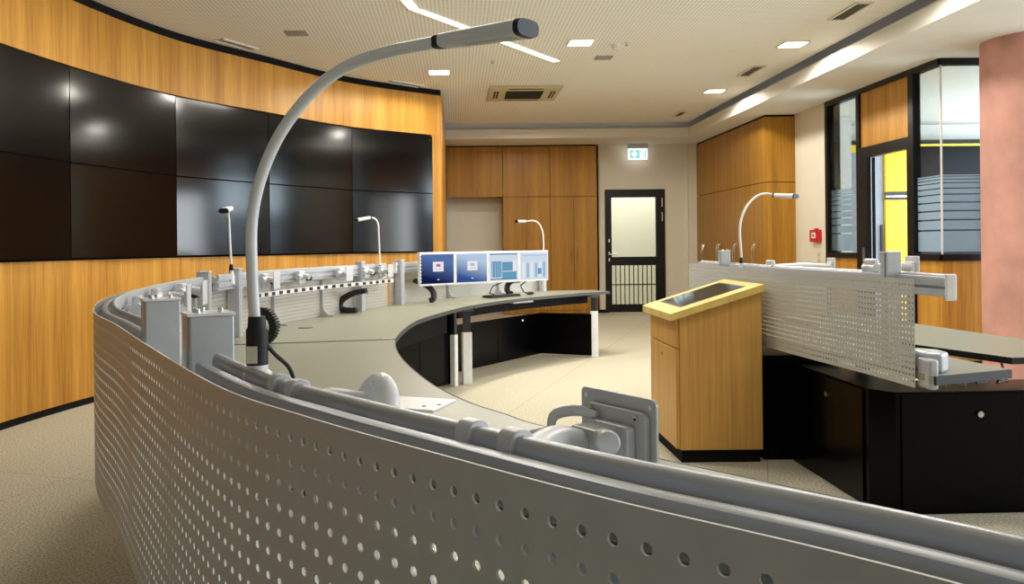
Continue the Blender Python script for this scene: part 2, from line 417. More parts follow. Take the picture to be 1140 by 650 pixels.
obj('door_frame', bars([(XP-.02, 8.90, 2.29, XP+.06, 9.985, 2.35), (XP-.02, 8.90, 2.995, XP+.06, 9.985, 3.05), (XP-.02, 9.80, 0, XP+.03, 9.985, 2.29), (XP-.02, 8.90, 0, XP+.06, 8.93, 2.29), (XP-.02, 8.93, 2.225, XP+.06, 9.80, 2.29)]), 'black', d2)
lf = obj('door_leaf', bars([(XP+.04, 9.76, .01, XP+.06, 9.80, 2.22)]), 'black', d2)
obj('lock', bars([(XP-.03, 9.85, .92, XP+.02, 9.90, 1.18)]), 'alu_d', lf)

# column
cm = MB(); ns = 48
cm.tube([(5.24, 7.6, 0), (5.24, 7.6, Z_SOF+.0)], .44, 48)
struct('column', cm, 'pink', smooth=True)

# neighbouring room behind the partition
nb = MB(); nb.box(4.9, 13.2, 0, 9.5, 13.3, 3.2); nb.box(9.4, 8.4, 0, 9.5, 13.2, 3.2)
struct('wall_neighbour', nb, 'plaster')
struct('ceiling_neighbour', MB().box(4.91, 8.37, 3.06, 9.5, 13.3, 3.10), 'plaster')
t = thing('locker', 'yellow locker with dark middle band seen through the open doorway', 'locker', (6.75, 13.0, 0))
obj('body', MB().box(6.53, 12.86, 0, 6.95, 13.195, 2.72), 'yellow', t)
for a, b in ((6.54, 6.685), (6.69, 6.945)):
    obj('door', MB().box(a, 12.84, .05, b, 12.86, 1.87), 'yellow', t); obj('door', MB().box(a, 12.84, 2.01, b, 12.86, 2.71), 'yellow', t)
obj('band', MB().box(6.53, 12.835, 1.88, 6.95, 12.86, 2.0), 'navy', t); obj('band_rail', MB().box(6.53, 12.825, 1.92, 6.95, 12.836, 1.94), 'chrome', t)
t = thing('door_panel', 'blue-grey door seen left of the yellow locker through the doorway', 'door', (6.4, 13.1, 0))
obj('leaf', MB().box(6.00, 12.88, 0, 6.525, 13.19, 2.6), 'bluegrey', t); obj('handle', MB().box(6.47, 12.85, .9, 6.50, 12.88, 1.5), 'navy', t)
obj('upper_panel', MB().box(6.00, 12.88, 2.605, 6.525, 13.19, 2.72), 'yellow', t)
t = thing('cupboard', 'dark cupboard wall behind the corner window with frosted stripes', 'cupboard', (7.9, 13.0, 0))
obj('body', MB().box(6.96, 12.86, 0, 9.38, 13.195, 2.72), 'slate', t); obj('top_rail', MB().box(6.96, 12.84, 2.69, 9.38, 12.86, 2.72), 'yellow', t)
tag(obj('beam', MB().box(6.05, 12.95, 2.725, 9.38, 13.195, 2.80), 'black'), 'black beam above the yellow locker in the neighbouring room', 'beam')
tag(obj('partition_screen', MB().box(5.50, 12.2, 0, 5.72, 12.25, 3.055), 'plaster', bevel=.004), 'pale partition panel behind the narrow striped window', 'panel')

# rear and side walls of the room (behind and right of the view), with window openings
struct('wall_rear', MB().box(-4.2, -4, 0, 9.5, -3.9, 3.35), 'cream')
struct('wall_side', MB().box(9.4, -4, 0, 9.5, 8.4, .9).box(9.4, -4, 2.9, 9.5, 8.4, 3.1).box(9.4, -4, .9, 9.5, -2, 2.9).box(9.4, 8.0, .9, 9.5, 8.4, 2.9), 'cream')
bx = MB().box(5.31, YR, 0, 9.4, YR+.06, Z_SOF); struct('wall_front', bx, 'cream')
bpy.data.objects['wall_front']['label'] = 'cream wall hidden behind the pink column'; bpy.data.objects['wall_front']['category'] = 'wall'

# ------------------------------------------------------------------ cabinets on the back wall
def cab_back(x0, x1, upper_only, label, handle=True):
    yf = 15.22; c = thing('wall_cabinet', label, 'cabinet', ((x0+x1)/2, yf, 0), 'oak cabinets on the back wall')
    g = .006
    z0 = 2.115 if upper_only else 0
    obj('carcass', MB().box(x0+.002, yf+.022, z0+.01, x1-.002, 15.72, 3.03), 'oak_shaded', c)
    obj('upper_door', MB().box(x0+g, yf, 2.122, x1-g, yf+.02, 3.02), 'oak_shaded', c, bevel=.002)
    if not upper_only:
        xm = (x0+x1)/2
        for a, b, hx in ((x0+g, xm-g/2, xm-.045), (xm+g/2, x1-g, xm+.055)):
            dd = obj('door', MB().box(a, yf, .07, b, yf+.02, 2.108), 'oak_shaded', c, bevel=.002)
            hz = 1.05
            obj('handle', MB().tube([(hx, yf, hz-.15), (hx, yf-.03, hz-.12), (hx, yf-.04, hz), (hx, yf-.03, hz+.12), (hx, yf, hz+.15)], .006, 8), 'chrome', dd, smooth=True)
        obj('plinth', MB().box(x0, yf+.03, 0, x1, yf+.06, .07), 'blackmat', c)
    return c
cab_back(-.16, .85, True, 'oak wall cupboard above the cream niche beside the screen wall')
cab_back(.85, 1.70, False, 'tall oak cabinet behind the desk monitors, next to the cream niche')
cab_back(1.70, 2.548, False, 'tall oak cabinet with handles, nearest the black glass door')
tag(obj('cabinet_gap_shade', MB().box(-.16, 15.25, 3.03, 2.55, 15.7, 3.05), 'blackmat'), 'black strip painted as shade in the gap above the back wall cabinets', 'trim')  # black filler paints the shade of the gap under the soffit
# right wall cabinets
ys = [15.28, 14.435, 13.59, 12.745, 11.90]; XF = 4.36
rl = ['oak cabinet in the right-hand run, next to the back wall pilaster', 'oak cabinet in the right-hand run, second from the back wall',
      'oak cabinet in the right-hand run, third from the back wall', 'oak cabinet in the right-hand run, end unit beside the cream wall']
for i in range(4):
    y1, y0 = ys[i], ys[i+1]; g = .003
    c = thing('wall_cabinet', rl[i], 'cabinet', (XF, (y0+y1)/2, 0), 'oak cabinets along the right wall')
    obj('carcass', MB().box(XF+.02, y0, 0, XP-.002, y1-.002, 2.095).box(XF+.02, y0, 2.105, XP-.002, y1-.002, 3.02), 'oak_shaded', c)
    ym = (y0+y1)/2
    for a, b, s in ((y0+g, ym-g/2, -1), (ym+g/2, y1-g, 1)):
        dd = obj('door', MB().box(XF, a, .07, XF+.02, b, 2.095), 'oak_shaded', c)
        hy = ym+s*.045; hz = 1.07
        obj('handle', MB().tube([(XF, hy, hz-.16), (XF-.03, hy, hz-.12), (XF-.04, hy, hz), (XF-.03, hy, hz+.12), (XF, hy, hz+.16)], .006, 8), 'chrome', dd, smooth=True)
    obj('upper_door', MB().box(XF, y0+g, 2.105, XF+.02, y1-g, 3.02), 'oak_shaded', c)
tag(obj('cabinet_gap_shade', MB().box(XF+.01, 11.91, 3.02, XP, 15.28, 3.05), 'blackmat'), 'black strip painted as shade in the gap above the right wall cabinets', 'trim')  # gap shade above this run, put in as black colour

# ------------------------------------------------------------------ consoles
Z_T, Z_PT, Z_PB, PIT = .72, 1.09, .645, .0245
outer = cat_rom([(.95, -.62), (.62, -.12), (.40, .17), (.231, .394), (.096, .527), (-.007, .639), (-.141, .794), (-.283, .986), (-.53, 1.43), (-.717, 1.779), (-.949, 2.203), (-1.15, 2.76), (-1.30, 3.5), (-1.37, 4.2), (-1.385, 4.8), (-1.31, 5.5), (-1.12, 6.25), (-.85, 6.95), (-.60, 7.62), (-.2, 8.4), (.40, 9.2), (1.02, 9.78)], PIT)
inner = cat_rom([(1.85, .60), (1.42, 1.09), (1.06, 1.54), (.70, 1.945), (.262, 2.45), (.142, 2.66), (.031, 2.87), (-.102, 3.252), (-.246, 3.896), (-.331, 4.497), (-.355, 5.094), (-.29, 6.003), (-.085, 6.85), (.12, 7.45), (.541, 8.25), (1.27, 9.12), (1.72, 9.50)], .05)
on = normals(outer)

def perforated(pts, nrm, z0, z1, nseg=8, th=.0035, R=.2):
    """sheet along a path with a square grid of round holes, with thickness"""
    mb = MB(); mb.rim = []; nr = round((z1-z0)/PIT)-1; ptch = (z1-z0)/(nr+1)
    idx = {}
    def vert(s, z, back):
        k = (round(s*4096), round(z*1e5), back)
        if k not in idx:
            i = min(int(s), len(pts)-2); t = s-i
            p = pts[i].lerp(pts[i+1], t); n = nrm[i].lerp(nrm[i+1], t)
            if back: p = p+n*th
            idx[k] = len(mb.v); mb.v.append((p.x, p.y, z))
        return idx[k]
    m = nseg//4
    half = ptch/2
    for side in (0, 1):
        def quad(a, b, c, d):
            mb.f.append((a, b, c, d) if not side else (d, c, b, a))
        # margins above and below
        for i in range(len(pts)-1):
            for za, zb in ((z0, z0+half), (z1-half, z1)):
                for k in range(m):
                    quad(vert(i+k/m, za, side), vert(i+(k+1)/m, za, side), vert(i+(k+1)/m, zb, side), vert(i+k/m, zb, side))
        for i in range(len(pts)-1):
            for r in range(nr):
                zc = z0+ptch*(r+1)
                ring = []
                sq = []
                for k in range(nseg):
                    a = 2*PI*(k+.0)/nseg-PI*.75
                    # boundary points of the square cell, in order from the lower left corner
                    e, u = divmod(k, m); u = u/m
                    bs, bz = [(u, 0), (1, u), (1-u, 1), (0, 1-u)][e]
                    sq.append(vert(i+bs, zc-half+ptch*bz, side))
                    ring.append(vert(i+.5+R*math.cos(a), zc+R*ptch*math.sin(a), side))
                for k in range(nseg):
                    k2 = (k+1) % nseg
                    quad(sq[k], sq[k2], ring[k2], ring[k])
                if not side:
                    rb = []
                    for k in range(nseg):
                        a = 2*PI*k/nseg-PI*.75; rb.append(vert(i+.5+R*math.cos(a), zc+R*ptch*math.sin(a), 1))
                    for k in range(nseg):
                        k2 = (k+1) % nseg; mb.rim.append(len(mb.f)); mb.f.append((ring[k], ring[k2], rb[k2], rb[k]))
    N = len(pts)-1
    for i in range(N):
        for k in range(m):
            a, b = i+k/m, i+(k+1)/m
            mb.rim.append(len(mb.f)); mb.f.append((vert(a, z1, 0), vert(b, z1, 0), vert(b, z1, 1), vert(a, z1, 1)))
            mb.f.append((vert(b, z0, 0), vert(a, z0, 0), vert(a, z0, 1), vert(b, z0, 1)))
    for s in (0, N):
        mb.f.append((vert(s, z0, 0), vert(s, z1, 0), vert(s, z1, 1), vert(s, z0, 1)))
    return mb

RAIL = [(.030, 1.012), (.026, 1.018), (.026, 1.042), (.038, 1.042), (.038, 1.054), (.024, 1.054), (.022, 1.060), (.022, 1.086), (.0235, 1.0905), (.027, 1.092), (.0345, 1.092), (.037, 1.089), (.037, 1.080), (.045, 1.080), (.045, 1.094), (.047, 1.099), (.051, 1.102), (.056, 1.102), (.060, 1.099), (.061, 1.095), (.061, 1.066), (.052, 1.066), (.052, 1.054), (.062, 1.054), (.062, 1.030), (.052, 1.030), (.052, 1.020), (.062, 1.020), (.062, 1.012)]
def seg_of(path, p0, p1): return nearest(path, p0), nearest(path, p1)

def post(root, path, nrm, at, zt, l=.062):
    i = nearest(path, at); p = path[i]; n = nrm[i]; t = Vector((n.y, -n.x))     # t: towards the near end
    c = p+n*.052
    def poly(a, b, w0, w1): return [c+t*a+n*w0, c+t*b+n*w0, c+t*b+n*w1, c+t*a+n*w1]
    body = [c+t*(-.031)+n*(-.018), c+t*(-.020)+n*(-.03), c+t*.012+n*(-.03), c+t*.012+n*.035, c+t*(-.031)+n*.035]
    o = obj('support_post', MB().prism(body, Z_T, zt), 'alu', root, bevel=.002)
    obj('slot', MB().prism(poly(.012, .018, -.025, .03), Z_T, zt-.002), 'rubber', o)
    obj('side_channel', MB().prism(poly(.018, .031, -.028, .035), Z_T, zt), 'alu', o, bevel=.002)
    cp = obj('cap', MB().prism([c+t*a+n*b for a, b in ((-.033, -.02), (-.021, -.032), (.033, -.032), (.033, .037), (-.033, .037))], zt, zt+.004), 'white', o)
    for a, b in ((-.02, .0), (.0, -.015), (.018, -.015), (.01, .02)): obj('screw', MB().cyl(tuple((c+t*a+n*b).to_3d()+Vector((0, 0, zt+.004))), tuple((c+t*a+n*b).to_3d()+Vector((0, 0, zt+.010))), .004, 8), 'chrome', o)
    return o

def sub(path, i0, i1): return path[min(i0, i1):max(i0, i1)+1]

def console(label, loc, pseg, posts, rail, top_poly, inner_seg, zt, hires, brackets=(), caps=()):
    root = thing('console_desk', label, 'desk', loc, 'curved console desks')
    i0, i1 = pseg
    obj('perforated_panel', perforated(outer[i0:i1+1], on[i0:i1+1], Z_PB, Z_PT, 12 if hires else 8, R=.17 if hires else .2, th=.0025), 'silver', root, smooth=True, bright_rim=hires)
    for at in posts: post(root, outer, on, at, 1.152 if at[1] < 3 else 1.125)
    if rail:
        a, b = rail
        r = obj('equipment_rail', MB().sweep(list(zip(outer, on))[a:b+1], RAIL), 'alu', root, smooth=True)
        for k, sgn in [q for q in ((a, -1), (b, 1)) if q[1] in caps]:
            p, n = outer[k], on[k]; t = Vector((-n.y, n.x))*sgn
            obj('end_cap', MB().obox(p+n*.042+t*.004, t, .010, .044, 1.008, 1.105), 'white', r, bevel=.003)
    obj('worktop', MB().prism(top_poly, zt-.028, zt), 'top', root, bevel=.003)
    if inner_seg:
        ip = inner_seg; inn = normals(ip, -1)
        obj('edge_band', MB().sweep(list(zip(ip, inn)), [(-.004, zt-.030), (.006, zt-.028), (.010, zt-.018), (.007, zt-.004), (-.004, zt+.0006)]), 'edge', root)
    for at in brackets:
        i = nearest(outer, at); p, n = outer[i], on[i]; t = Vector((n.y, -n.x))
        pr = [(0, Z_T), (0, 1.0), (.02, 1.0), (.022, .80), (.035, .76), (.07, .735), (.11, .73), (.11, Z_T)]
        m = MB(); vs = []
        for s in (-.004, .004): vs += [(p.x+n.x*(o+.005)+t.x*s, p.y+n.y*(o+.005)+t.y*s, z) for o, z in pr]
        k = len(pr); m.add(vs, [tuple(range(k)), tuple(reversed(range(k, 2*k)))]+[(j, (j+1) % k, k+(j+1) % k, k+j) for j in range(k)])
        obj('panel_bracket', m, 'alu', root)
    return root

def modesty(root, pts, z0, z1, lock=None):
    for a, b in zip(pts[:-1], pts[1:]):
        a, b = Vector(a), Vector(b); t = (b-a).normalized(); L = (b-a).length; k = 2 if L > .8 else 1
        for j in range(k):
            c = a+t*L*(j+.5)/k
            obj('cabinet_door', MB().obox(c, t, L/k-.008, .03, z0, z1), 'slate', root, bevel=.002)
    if lock:
        o = obj('lock', MB().cyl(lock[0], lock[1], .012, 12), 'chrome', root)

def leg(root, c, t, zs=.47, l=.085, w=.06):
    o = obj('leg', MB().obox(c, t, l, w, .0, zs), 'white', root, bevel=.004)
    obj('inner_column', MB().obox(c, t, l*.75, w*.75, zs, Z_T-.028), 'navy', o)
    obj('mount_plate', MB().obox(c, t, l*1.3, w*1.6, Z_T-.06, Z_T-.028), 'edge', o)

S_DC, S_CB, S_BA = (-.66, 1.68), (-1.385, 4.62), (-.62, 7.58)
iP = nearest(outer, (-1.02, 2.38))
iDC, iCB, iBA = nearest(outer, S_DC), nearest(outer, S_CB), nearest(outer, S_BA)
jDC, jCB, jBA = nearest(inner, (.255, 2.45)), nearest(inner, (-.345, 4.86)), nearest(inner, (.16, 7.5))
def top_of(i0, i1, j0, j1, extra=()):
    o = [outer[k]+on[k]*.012 for k in range(i0, i1+1, 3)]
    if (i1-i0) % 3: o.append(outer[i1]+on[i1]*.012)
    inn = [inner[k] for k in range(j1, j0-1, -1)]
    return o+list(extra)+inn
g = 1
D = console('nearest curved console desk with large perforated silver back panel in the foreground', (.3, 1.2, 0), (0, iP-g), [(-.413, 1.214)], (0, nearest(outer, (-.385, 1.165))),
            top_of(0, iDC-3, 0, jDC-1), inner[0:jDC], .70, True)
Cc = console('curved console desk at far left with bare monitor arms, second from the foreground', (-.9, 3.2, 0), (iP+g, iCB-g), [(-.619, 1.595), (-1.384, 4.44)], (nearest(outer, (-.60, 1.56)), nearest(outer, (-1.384, 4.5))),
            top_of(iDC+2, iCB-2, jDC, jCB-1), inner[jDC:jCB], Z_T, True)
Bc = console('middle curved console desk with black cable chains below the video wall', (-.9, 6.2, 0), (iCB+g, iBA-g), [(-1.371, 5.02), (-.85, 6.95)], (nearest(outer, (-1.387, 4.72)), nearest(outer, (-.68, 7.42))),
            top_of(iCB+1, iBA-1, jCB, jBA-1), inner[jCB:jBA], Z_T, False, [(-1.26, 5.72), (-1.05, 6.45)], (1,))
endA = [(1.58, 9.80)]
Ac = console('farthest curved console desk carrying four lit monitors near the glass door', (.5, 8.9, 0), (iBA+g, len(outer)-2), [(-.56, 7.70), (.95, 9.72)], (nearest(outer, (-.60, 7.62)), nearest(outer, (1.0, 9.76))),
            top_of(iBA+1, len(outer)-1, jBA, len(inner)-1, endA), inner[jBA:], Z_T, False, [(-.1, 8.56), (.45, 9.25)], (-1, 1))
# stub that carries the right end cap of the far rail
modesty(Ac, [(-.13, 8.06), (.95, 9.60), (1.49, 9.34)], .02, .48, ((.70, 9.22, .43), (.715, 9.19, .43)))
modesty(Bc, [(-.045, 7.58), (-.62, 6.75), (-.88, 5.9), (-.92, 4.92)], .02, .66)
modesty(Cc, [(-.92, 4.78), (-.78, 3.6), (-.48, 2.7), (-.16, 2.25)], .02, .66)
def apron(root, j0, j1, off, z0, z1):
    ii = inner[j0:j1]; nn = normals(ii, 1)
    obj('apron', MB().sweep(list(zip(ii, nn)), [(-off, z0), (-off, z1), (-off-.02, z1), (-off-.02, z0)]), 'blackmat', root)
apron(Ac, jBA+2, len(inner)-3, .20, .585, .69); apron(Bc, jCB+1, jBA-2, .20, .48, .69); apron(Cc, jDC+2, jCB-1, .20, .48, .69)
leg(Ac, (.085, 7.62), (1, .25)); leg(Ac, (1.52, 9.37), (1, -.1), .51); leg(Bc, (-.03, 7.52), (.5, .9), .46, .06, .05)
obj('keyboard_bracket', MB().obox((.66, 8.62), (.72, .69), .30, .05, .66, .685), 'pale', Ac)
obj('grommet', MB().tube([(-.998, 5.55, .7205), (-.998, 5.55, .7225)], .05, 20), 'edge', Bc)
obj('label_tag', MB().obox((-.40, 4.84), (1, 0), .055, .018, .7205, .7215), 'white', Bc)
# comb of cable slots below the middle rail
a, b = nearest(outer, (-1.345, 5.25)), nearest(outer, (-.66, 7.5))
tr = obj('cable_comb', MB().sweep(list(zip(outer, on))[a:b+1:2], [(.10, .935), (.10, .965), (.106, .965), (.106, .935)]), 'white', Bc)
for k in range(a+2, b, 5): obj('slot', MB().obox(outer[k]+on[k]*.107, (on[k].y, -on[k].x), .05, .004, .939, .961), 'rubber', tr)

# right-hand console
ro = cat_rom([(1.852, 3.42), (1.835, 3.80), (1.795, 4.28), (1.768, 4.75), (1.765, 5.3), (1.768, 5.9), (1.79, 6.5)], PIT)
rn = normals(ro)
R = thing('console_desk', 'right-hand console desk with black base behind the oak lectern', 'desk', (2.2, 4.3, 0), 'curved console desks')
obj('perforated_panel', perforated(ro, rn, .655, 1.095, 8, th=.0015, R=.21), 'silver', R, smooth=True)
t0 = (ro[0]-ro[4]).normalized()
ext = [ro[0]+t0*.095, ro[0]+t0*.05]+ro; extn = [rn[0], rn[0]]+rn
rl_ = obj('equipment_rail', MB().sweep(list(zip(ext, extn))[:], [(o+.045, z+.015) for o, z in RAIL]), 'alu', R, smooth=True)
obj('end_cap', MB().obox(ext[0]+extn[0]*.088+t0*.006, t0,   .012, .046, 1.012, 1.119), 'white', rl_, bevel=.006)
post(R, ro, rn, (1.838, 3.685), 1.20); post(R, ro, rn, (1.766, 5.75), 1.195)
e0 = ro[0]
shelf = [ro[k]+rn[k]*.012 for k in range(0, len(ro), 4)]+[(2.35, 6.5), (2.20, 5.6), (2.19, 4.7), (2.24, 3.95), (2.262, 3.46), (1.862, 3.30)]
obj('worktop', MB().prism(shelf, .69, .72), 'top', R, bevel=.002)
obj('edge_band', MB().obox(((1.862+2.262)/2, 3.374), (.4, .16), .43, .012, .685, .7205), 'navy', R)
obj('cable_box', MB().prism([(1.875, 3.40), (1.93, 3.36), (1.99, 3.42), (1.995, 3.50), (1.90, 3.62)], .72, .80), 'alu', R, bevel=.012)
obj('end_bracket', MB().prism([(1.862, 3.33), (1.90, 3.33), (1.90, 3.42), (1.865, 3.43)], .66, .78), 'alu', R, bevel=.01)
front = [(2.49, 3.79), (2.34, 4.3), (2.24, 5.2), (2.30, 6.0), (2.9, 6.2), (2.93, 5.36), (2.99, 4.7), (3.12, 3.86)]
obj('front_worktop', MB().prism(front, .69, .722), 'top', R, bevel=.002)
inn = [Vector(p) for p in [(3.12, 3.86), (2.49, 3.79), (2.34, 4.3), (2.24, 5.2), (2.30, 6.0)]]
obj('front_edge_band', MB().sweep(list(zip(inn, [Vector((-.1, 1)), Vector((.7, .6)), Vector((.97, .2)), Vector((1, 0)), Vector((1, -.1))])), [(-.004, .692), (-.004, .721), (.004, .721), (.004, .692)]), 'black', R)
for c in ((2.35, 4.9), (2.9, 5.6)): leg(R, c, (0, 1), .45)
P1 = thing('pedestal_cabinet', 'black floor cabinet with chamfered corner and two locks under right console', 'cabinet', (2.3, 4.1, 0), 'black floor cabinets under the right console')
obj('carcass', MB().prism([(1.918, 4.83), (1.924, 3.96), (1.995, 3.85), (3.1, 3.89), (3.1, 4.18), (2.2, 4.18), (2.2, 4.83)], .0, .56), 'slate', P1, bevel=.003)
obj('door', MB().prism([(2.02, 3.842), (2.62, 3.864), (2.62, 3.876), (2.02, 3.856)], .02, .55), 'slate', P1)
obj('door', MB().prism([(1.912, 4.40), (1.914, 4.0), (1.924, 4.0), (1.922, 4.40)], .02, .55), 'slate', P1)
obj('lock', MB().cyl((2.38, 3.862, .457), (2.38, 3.842, .457), .014), 'chrome', P1, smooth=True)
obj('lock', MB().cyl((1.913, 4.36, .465), (1.898, 4.36, .465), .013), 'chrome', P1, smooth=True)
P2 = thing('pedestal_cabinet', 'black floor cabinet half hidden behind the oak lectern', 'cabinet', (1.98, 5.3, 0), 'black floor cabinets under the right console')
obj('carcass', MB().box(1.76, 4.86, 0, 2.2, 5.9, .60), 'slate', P2, bevel=.003)
obj('door', MB().box(1.78, 4.846, .02, 2.16, 4.86, .58), 'slate', P2)

# cables under the end of the right console
mb = MB()
for k in range(5):
    x = 1.92+.09*k
    mb.tube([(x, 3.55, .688), (x+.02, 3.60, .64), (x+.10, 3.66, .60+.01*k), (x+.16, 3.75, .62), (x+.2, 3.85, .688)], .005, 6)
tag(obj('cable_bundle', mb, 'rubber', smooth=True), 'black cables looping under the end of the right console', 'cable')

# ------------------------------------------------------------------ monitor row on the far console
m0, m1 = Vector((-.341, 7.75)), Vector((.953, 8.8)); mt = (m1-m0).normalized(); mn = Vector((mt.y, -mt.x)); ML = (m1-m0).length/4
names = ['navy screen monitor with white login card, leftmost of four on far console', 'light blue screen monitor with white login card, second from left',
         'monitor showing a blue chart window, third from left on far console', 'monitor showing pale bars, rightmost of four beside the small lamp']
def on_screen(name, root_part, u0, u1, w0, w1, mtl, off):
    """flat piece of picture on a screen; u along the width, w along the height"""
    a, mc = cur
    p0 = a+mt*(ML*u0); p1 = a+mt*(ML*u1)
    return obj(name, MB().prism([p0+mn*off, p1+mn*off, p1+mn*(off-.0012), p0+mn*(off-.0012)], .883+.305*w0, .883+.305*w1), mtl, root_part)
for i in range(4):
    a = m0+mt*ML*i; c = a+mt*ML/2; cur = (a, c)
    r = thing('monitor', names[i], 'monitor', (c.x, c.y, .88), 'monitors on the far console')
    fr = MB(); z0, z1 = .880, 1.192
    fr.obox(c-mn*.012, mt, ML-.003, .035, z0, z1)
    obj('housing', fr, 'white', r, bevel=.004)
    sc = obj('screen', MB().obox(c+mn*.0065, mt, ML-.036, .003, z0+.020, z1-.020), ('mon1', 'mon2', 'mon3', 'mon4')[i], r)
    if i < 2:
        on_screen('login_card', sc, .36, .66, .42, .72, 'card', .0098)
        on_screen('logo_mark', sc, .45, .57, .57, .645, 'pinkt' if i == 0 else 'chart2', .0112); on_screen('text_line', sc, .42, .60, .49, .505, 'chart2', .0112)
        on_screen('status_mark', sc, .48, .54, .16, .185, 'card', .0098)
    elif i == 2:
        on_screen('chart_area', sc, .10, .42, .16, .68, 'chart', .0098); on_screen('chart_area', sc, .44, .90, .12, .66, 'chart', .0098)
        for k in range(4): on_screen('chart_line', sc, .13+.08*k, .135+.08*k, .16, .64, 'card', .0112)
        on_screen('chart_line', sc, .46, .86, .34, .36, 'card', .0112); on_screen('side_window', sc, .78, .90, .36, .72, 'card', .0112); on_screen('base_line', sc, .06, .92, .09, .12, 'mon1', .0098)
        on_screen('base_line', sc, .05, .94, .90, .93, 'mon1', .0098)
    else:
        for k, h in enumerate((.62, .60, .64, .60, .66, .63)): on_screen('bar', sc, .10+.14*k, .18+.14*k, .12, h, 'chart2' if k % 2 else 'card', .0098)
        on_screen('text_line', sc, .08, .92, .84, .86, 'chart2', .0098); on_screen('bar', sc, .62, .74, .22, .42, 'chart', .0112)
    if i == 0:
        k = MB()
        for q in range(9): k.obox(a+mt*.012+mn*.0065, mt, .010, .003, .905+.03*q, .915+.03*q)
        obj('side_slot', k, 'navy', r)
    # carrier to the rail behind
    j = nearest(outer, c-mn*.35); q = outer[j]+on[j]*.085
    obj('mount_arm', MB().tube([(c.x-mn.x*.03, c.y-mn.y*.03, 1.03), (c.x*.5+q.x*.5, c.y*.5+q.y*.5, 1.035), (q.x, q.y, 1.03)], .016, 8), 'alu', r)
# keyboard and mouse, and the leads hanging from the screens
kt = Vector((.69, .72)).normalized(); kn = Vector((kt.y, -kt.x)); kc = Vector((.46, 8.66))
K = thing('keyboard', 'black keyboard lying on the far console below the monitors', 'keyboard', (kc.x, kc.y, .72))
obj('body', MB().obox(kc, kt, .45, .14, .721, .738), 'rubber', K, bevel=.004)
km = MB()
for r_ in range(5):
    for c_ in range(15): km.obox(kc+kt*(-.205+.0293*c_)+kn*(-.05+.025*r_), kt, .024, .020, .738, .744)
obj('key', km, 'navy', K); bpy.data.objects[-1] if False else None
mc = Vector((.78, 8.98))
mo = MB(); mo.tube([(mc.x-kt.x*.05, mc.y-kt.y*.05, .735), (mc.x-kt.x*.03, mc.y-kt.y*.03, .737), (mc.x, mc.y, .739), (mc.x+kt.x*.03, mc.y+kt.y*.03, .737), (mc.x+kt.x*.05, mc.y+kt.y*.05, .733)], [.012, .028, .031, .028, .012], 12, .55)
tag(obj('computer_mouse', mo, 'rubber', smooth=True), 'black computer mouse to the right of the keyboard', 'mouse')
cb = MB(); cb.tube([(.46, 8.46, .88), (.36, 8.45, .84), (.33, 8.5, .77), (.40, 8.62, .74)], .006, 6)
tag(obj('cable', cb, 'rubber', smooth=True), 'black lead hanging from the chart monitor to the keyboard', 'cable')
cb = MB(); cb.tube([(.72, 8.68, .885), (.66, 8.74, .83), (.70, 8.86, .76), (.74, 8.94, .738)], .006, 6)
tag(obj('cable', cb, 'rubber', smooth=True), 'black lead hanging from the rightmost monitor to the mouse', 'cable')

# ------------------------------------------------------------------ black cable chains
def taper(pts, rs, n=18):
    p = cat3(pts, n); m = len(p)-1
    return p, [rs[min(int(k/m*(len(rs)-1)), len(rs)-2)]+(rs[min(int(k/m*(len(rs)-1)), len(rs)-2)+1]-rs[min(int(k/m*(len(rs)-1)), len(rs)-2)])*(k/m*(len(rs)-1)-min(int(k/m*(len(rs)-1)), len(rs)-2)) for k in range(m+1)]
def chain(label, pts, w, tdir):
    m = MB(); t = Vector(tdir).normalized()
    sm = cat3(pts, 22)
    for i in range(len(sm)-1):
        a, b = Vector(sm[i]), Vector(sm[i+1]); d_ = (b-a)
        c = (a+b)/2; L = d_.length*.86; d_ = d_.normalized()
        s_ = Vector((t.x, t.y, 0)); u = d_.cross(s_).normalized()
        vs = []
        for x in (-L/2, L/2):
            for y, z in ((-w/2, -.022), (w/2, -.022), (w/2, .022), (-w/2, .022)): vs.append(c+d_*x+s_*y+u*z)
        m.add(vs, [(0, 1, 2, 3), (7, 6, 5, 4), (0, 4, 5, 1), (1, 5, 6, 2), (2, 6, 7, 3), (3, 7, 4, 0)])
    m.tube(sm, .012, 6)
    return tag(obj('cable_chain', m, 'rubber', bevel=.003), label, 'cable chain', 'cable chains between rails and worktops')
def cat3(pts, n):
    P = [Vector(p) for p in pts]; P = [2*P[0]-P[1]]+P+[2*P[-1]-P[-2]]; d_ = []
    for i in range(1, len(P)-2):
        for k in range(12):
            t = k/12; a, b, c, e_ = P[i-1:i+3]
            d_.append(.5*((2*b)+(c-a)*t+(2*a-5*b+4*c-e_)*t*t+(3*b-a-3*c+e_)*t**3))
    d_.append(P[-2])
    return resample(d_, sum((d_[i+1]-d_[i]).length for i in range(len(d_)-1))/n)
chain('black cable chain beside the tall foreground lamp pole', [(-1.10, 4.60, .905), (-1.04, 4.60, .90), (-1.00, 4.60, .85), (-1.00, 4.60, .79), (-1.04, 4.60, .745), (-1.10, 4.60, .742)], .05, (.3, 1))
chain('black cable chain curving down beside the lamp below the video wall', [(-.72, 6.75, .90), (-.84, 6.75, .875), (-.93, 6.75, .815), (-.935, 6.75, .765), (-.90, 6.75, .745), (-.80, 6.75, .742)], .05, (.3, 1))
chain('black cable chain hanging below the leftmost lit monitor', [(-.40, 7.92, .93), (-.30, 7.9, .89), (-.225, 7.88, .83), (-.215, 7.86, .76), (-.25, 7.85, .742)], .05, (-.5, .9))
chain('black cable chain hanging below the chart monitor, behind the keyboard', [(.66, 8.9, .88), (.57, 8.9, .865), (.53, 8.9, .81), (.54, 8.9, .755), (.58, 8.9, .742)], .05, (-.5, .9))

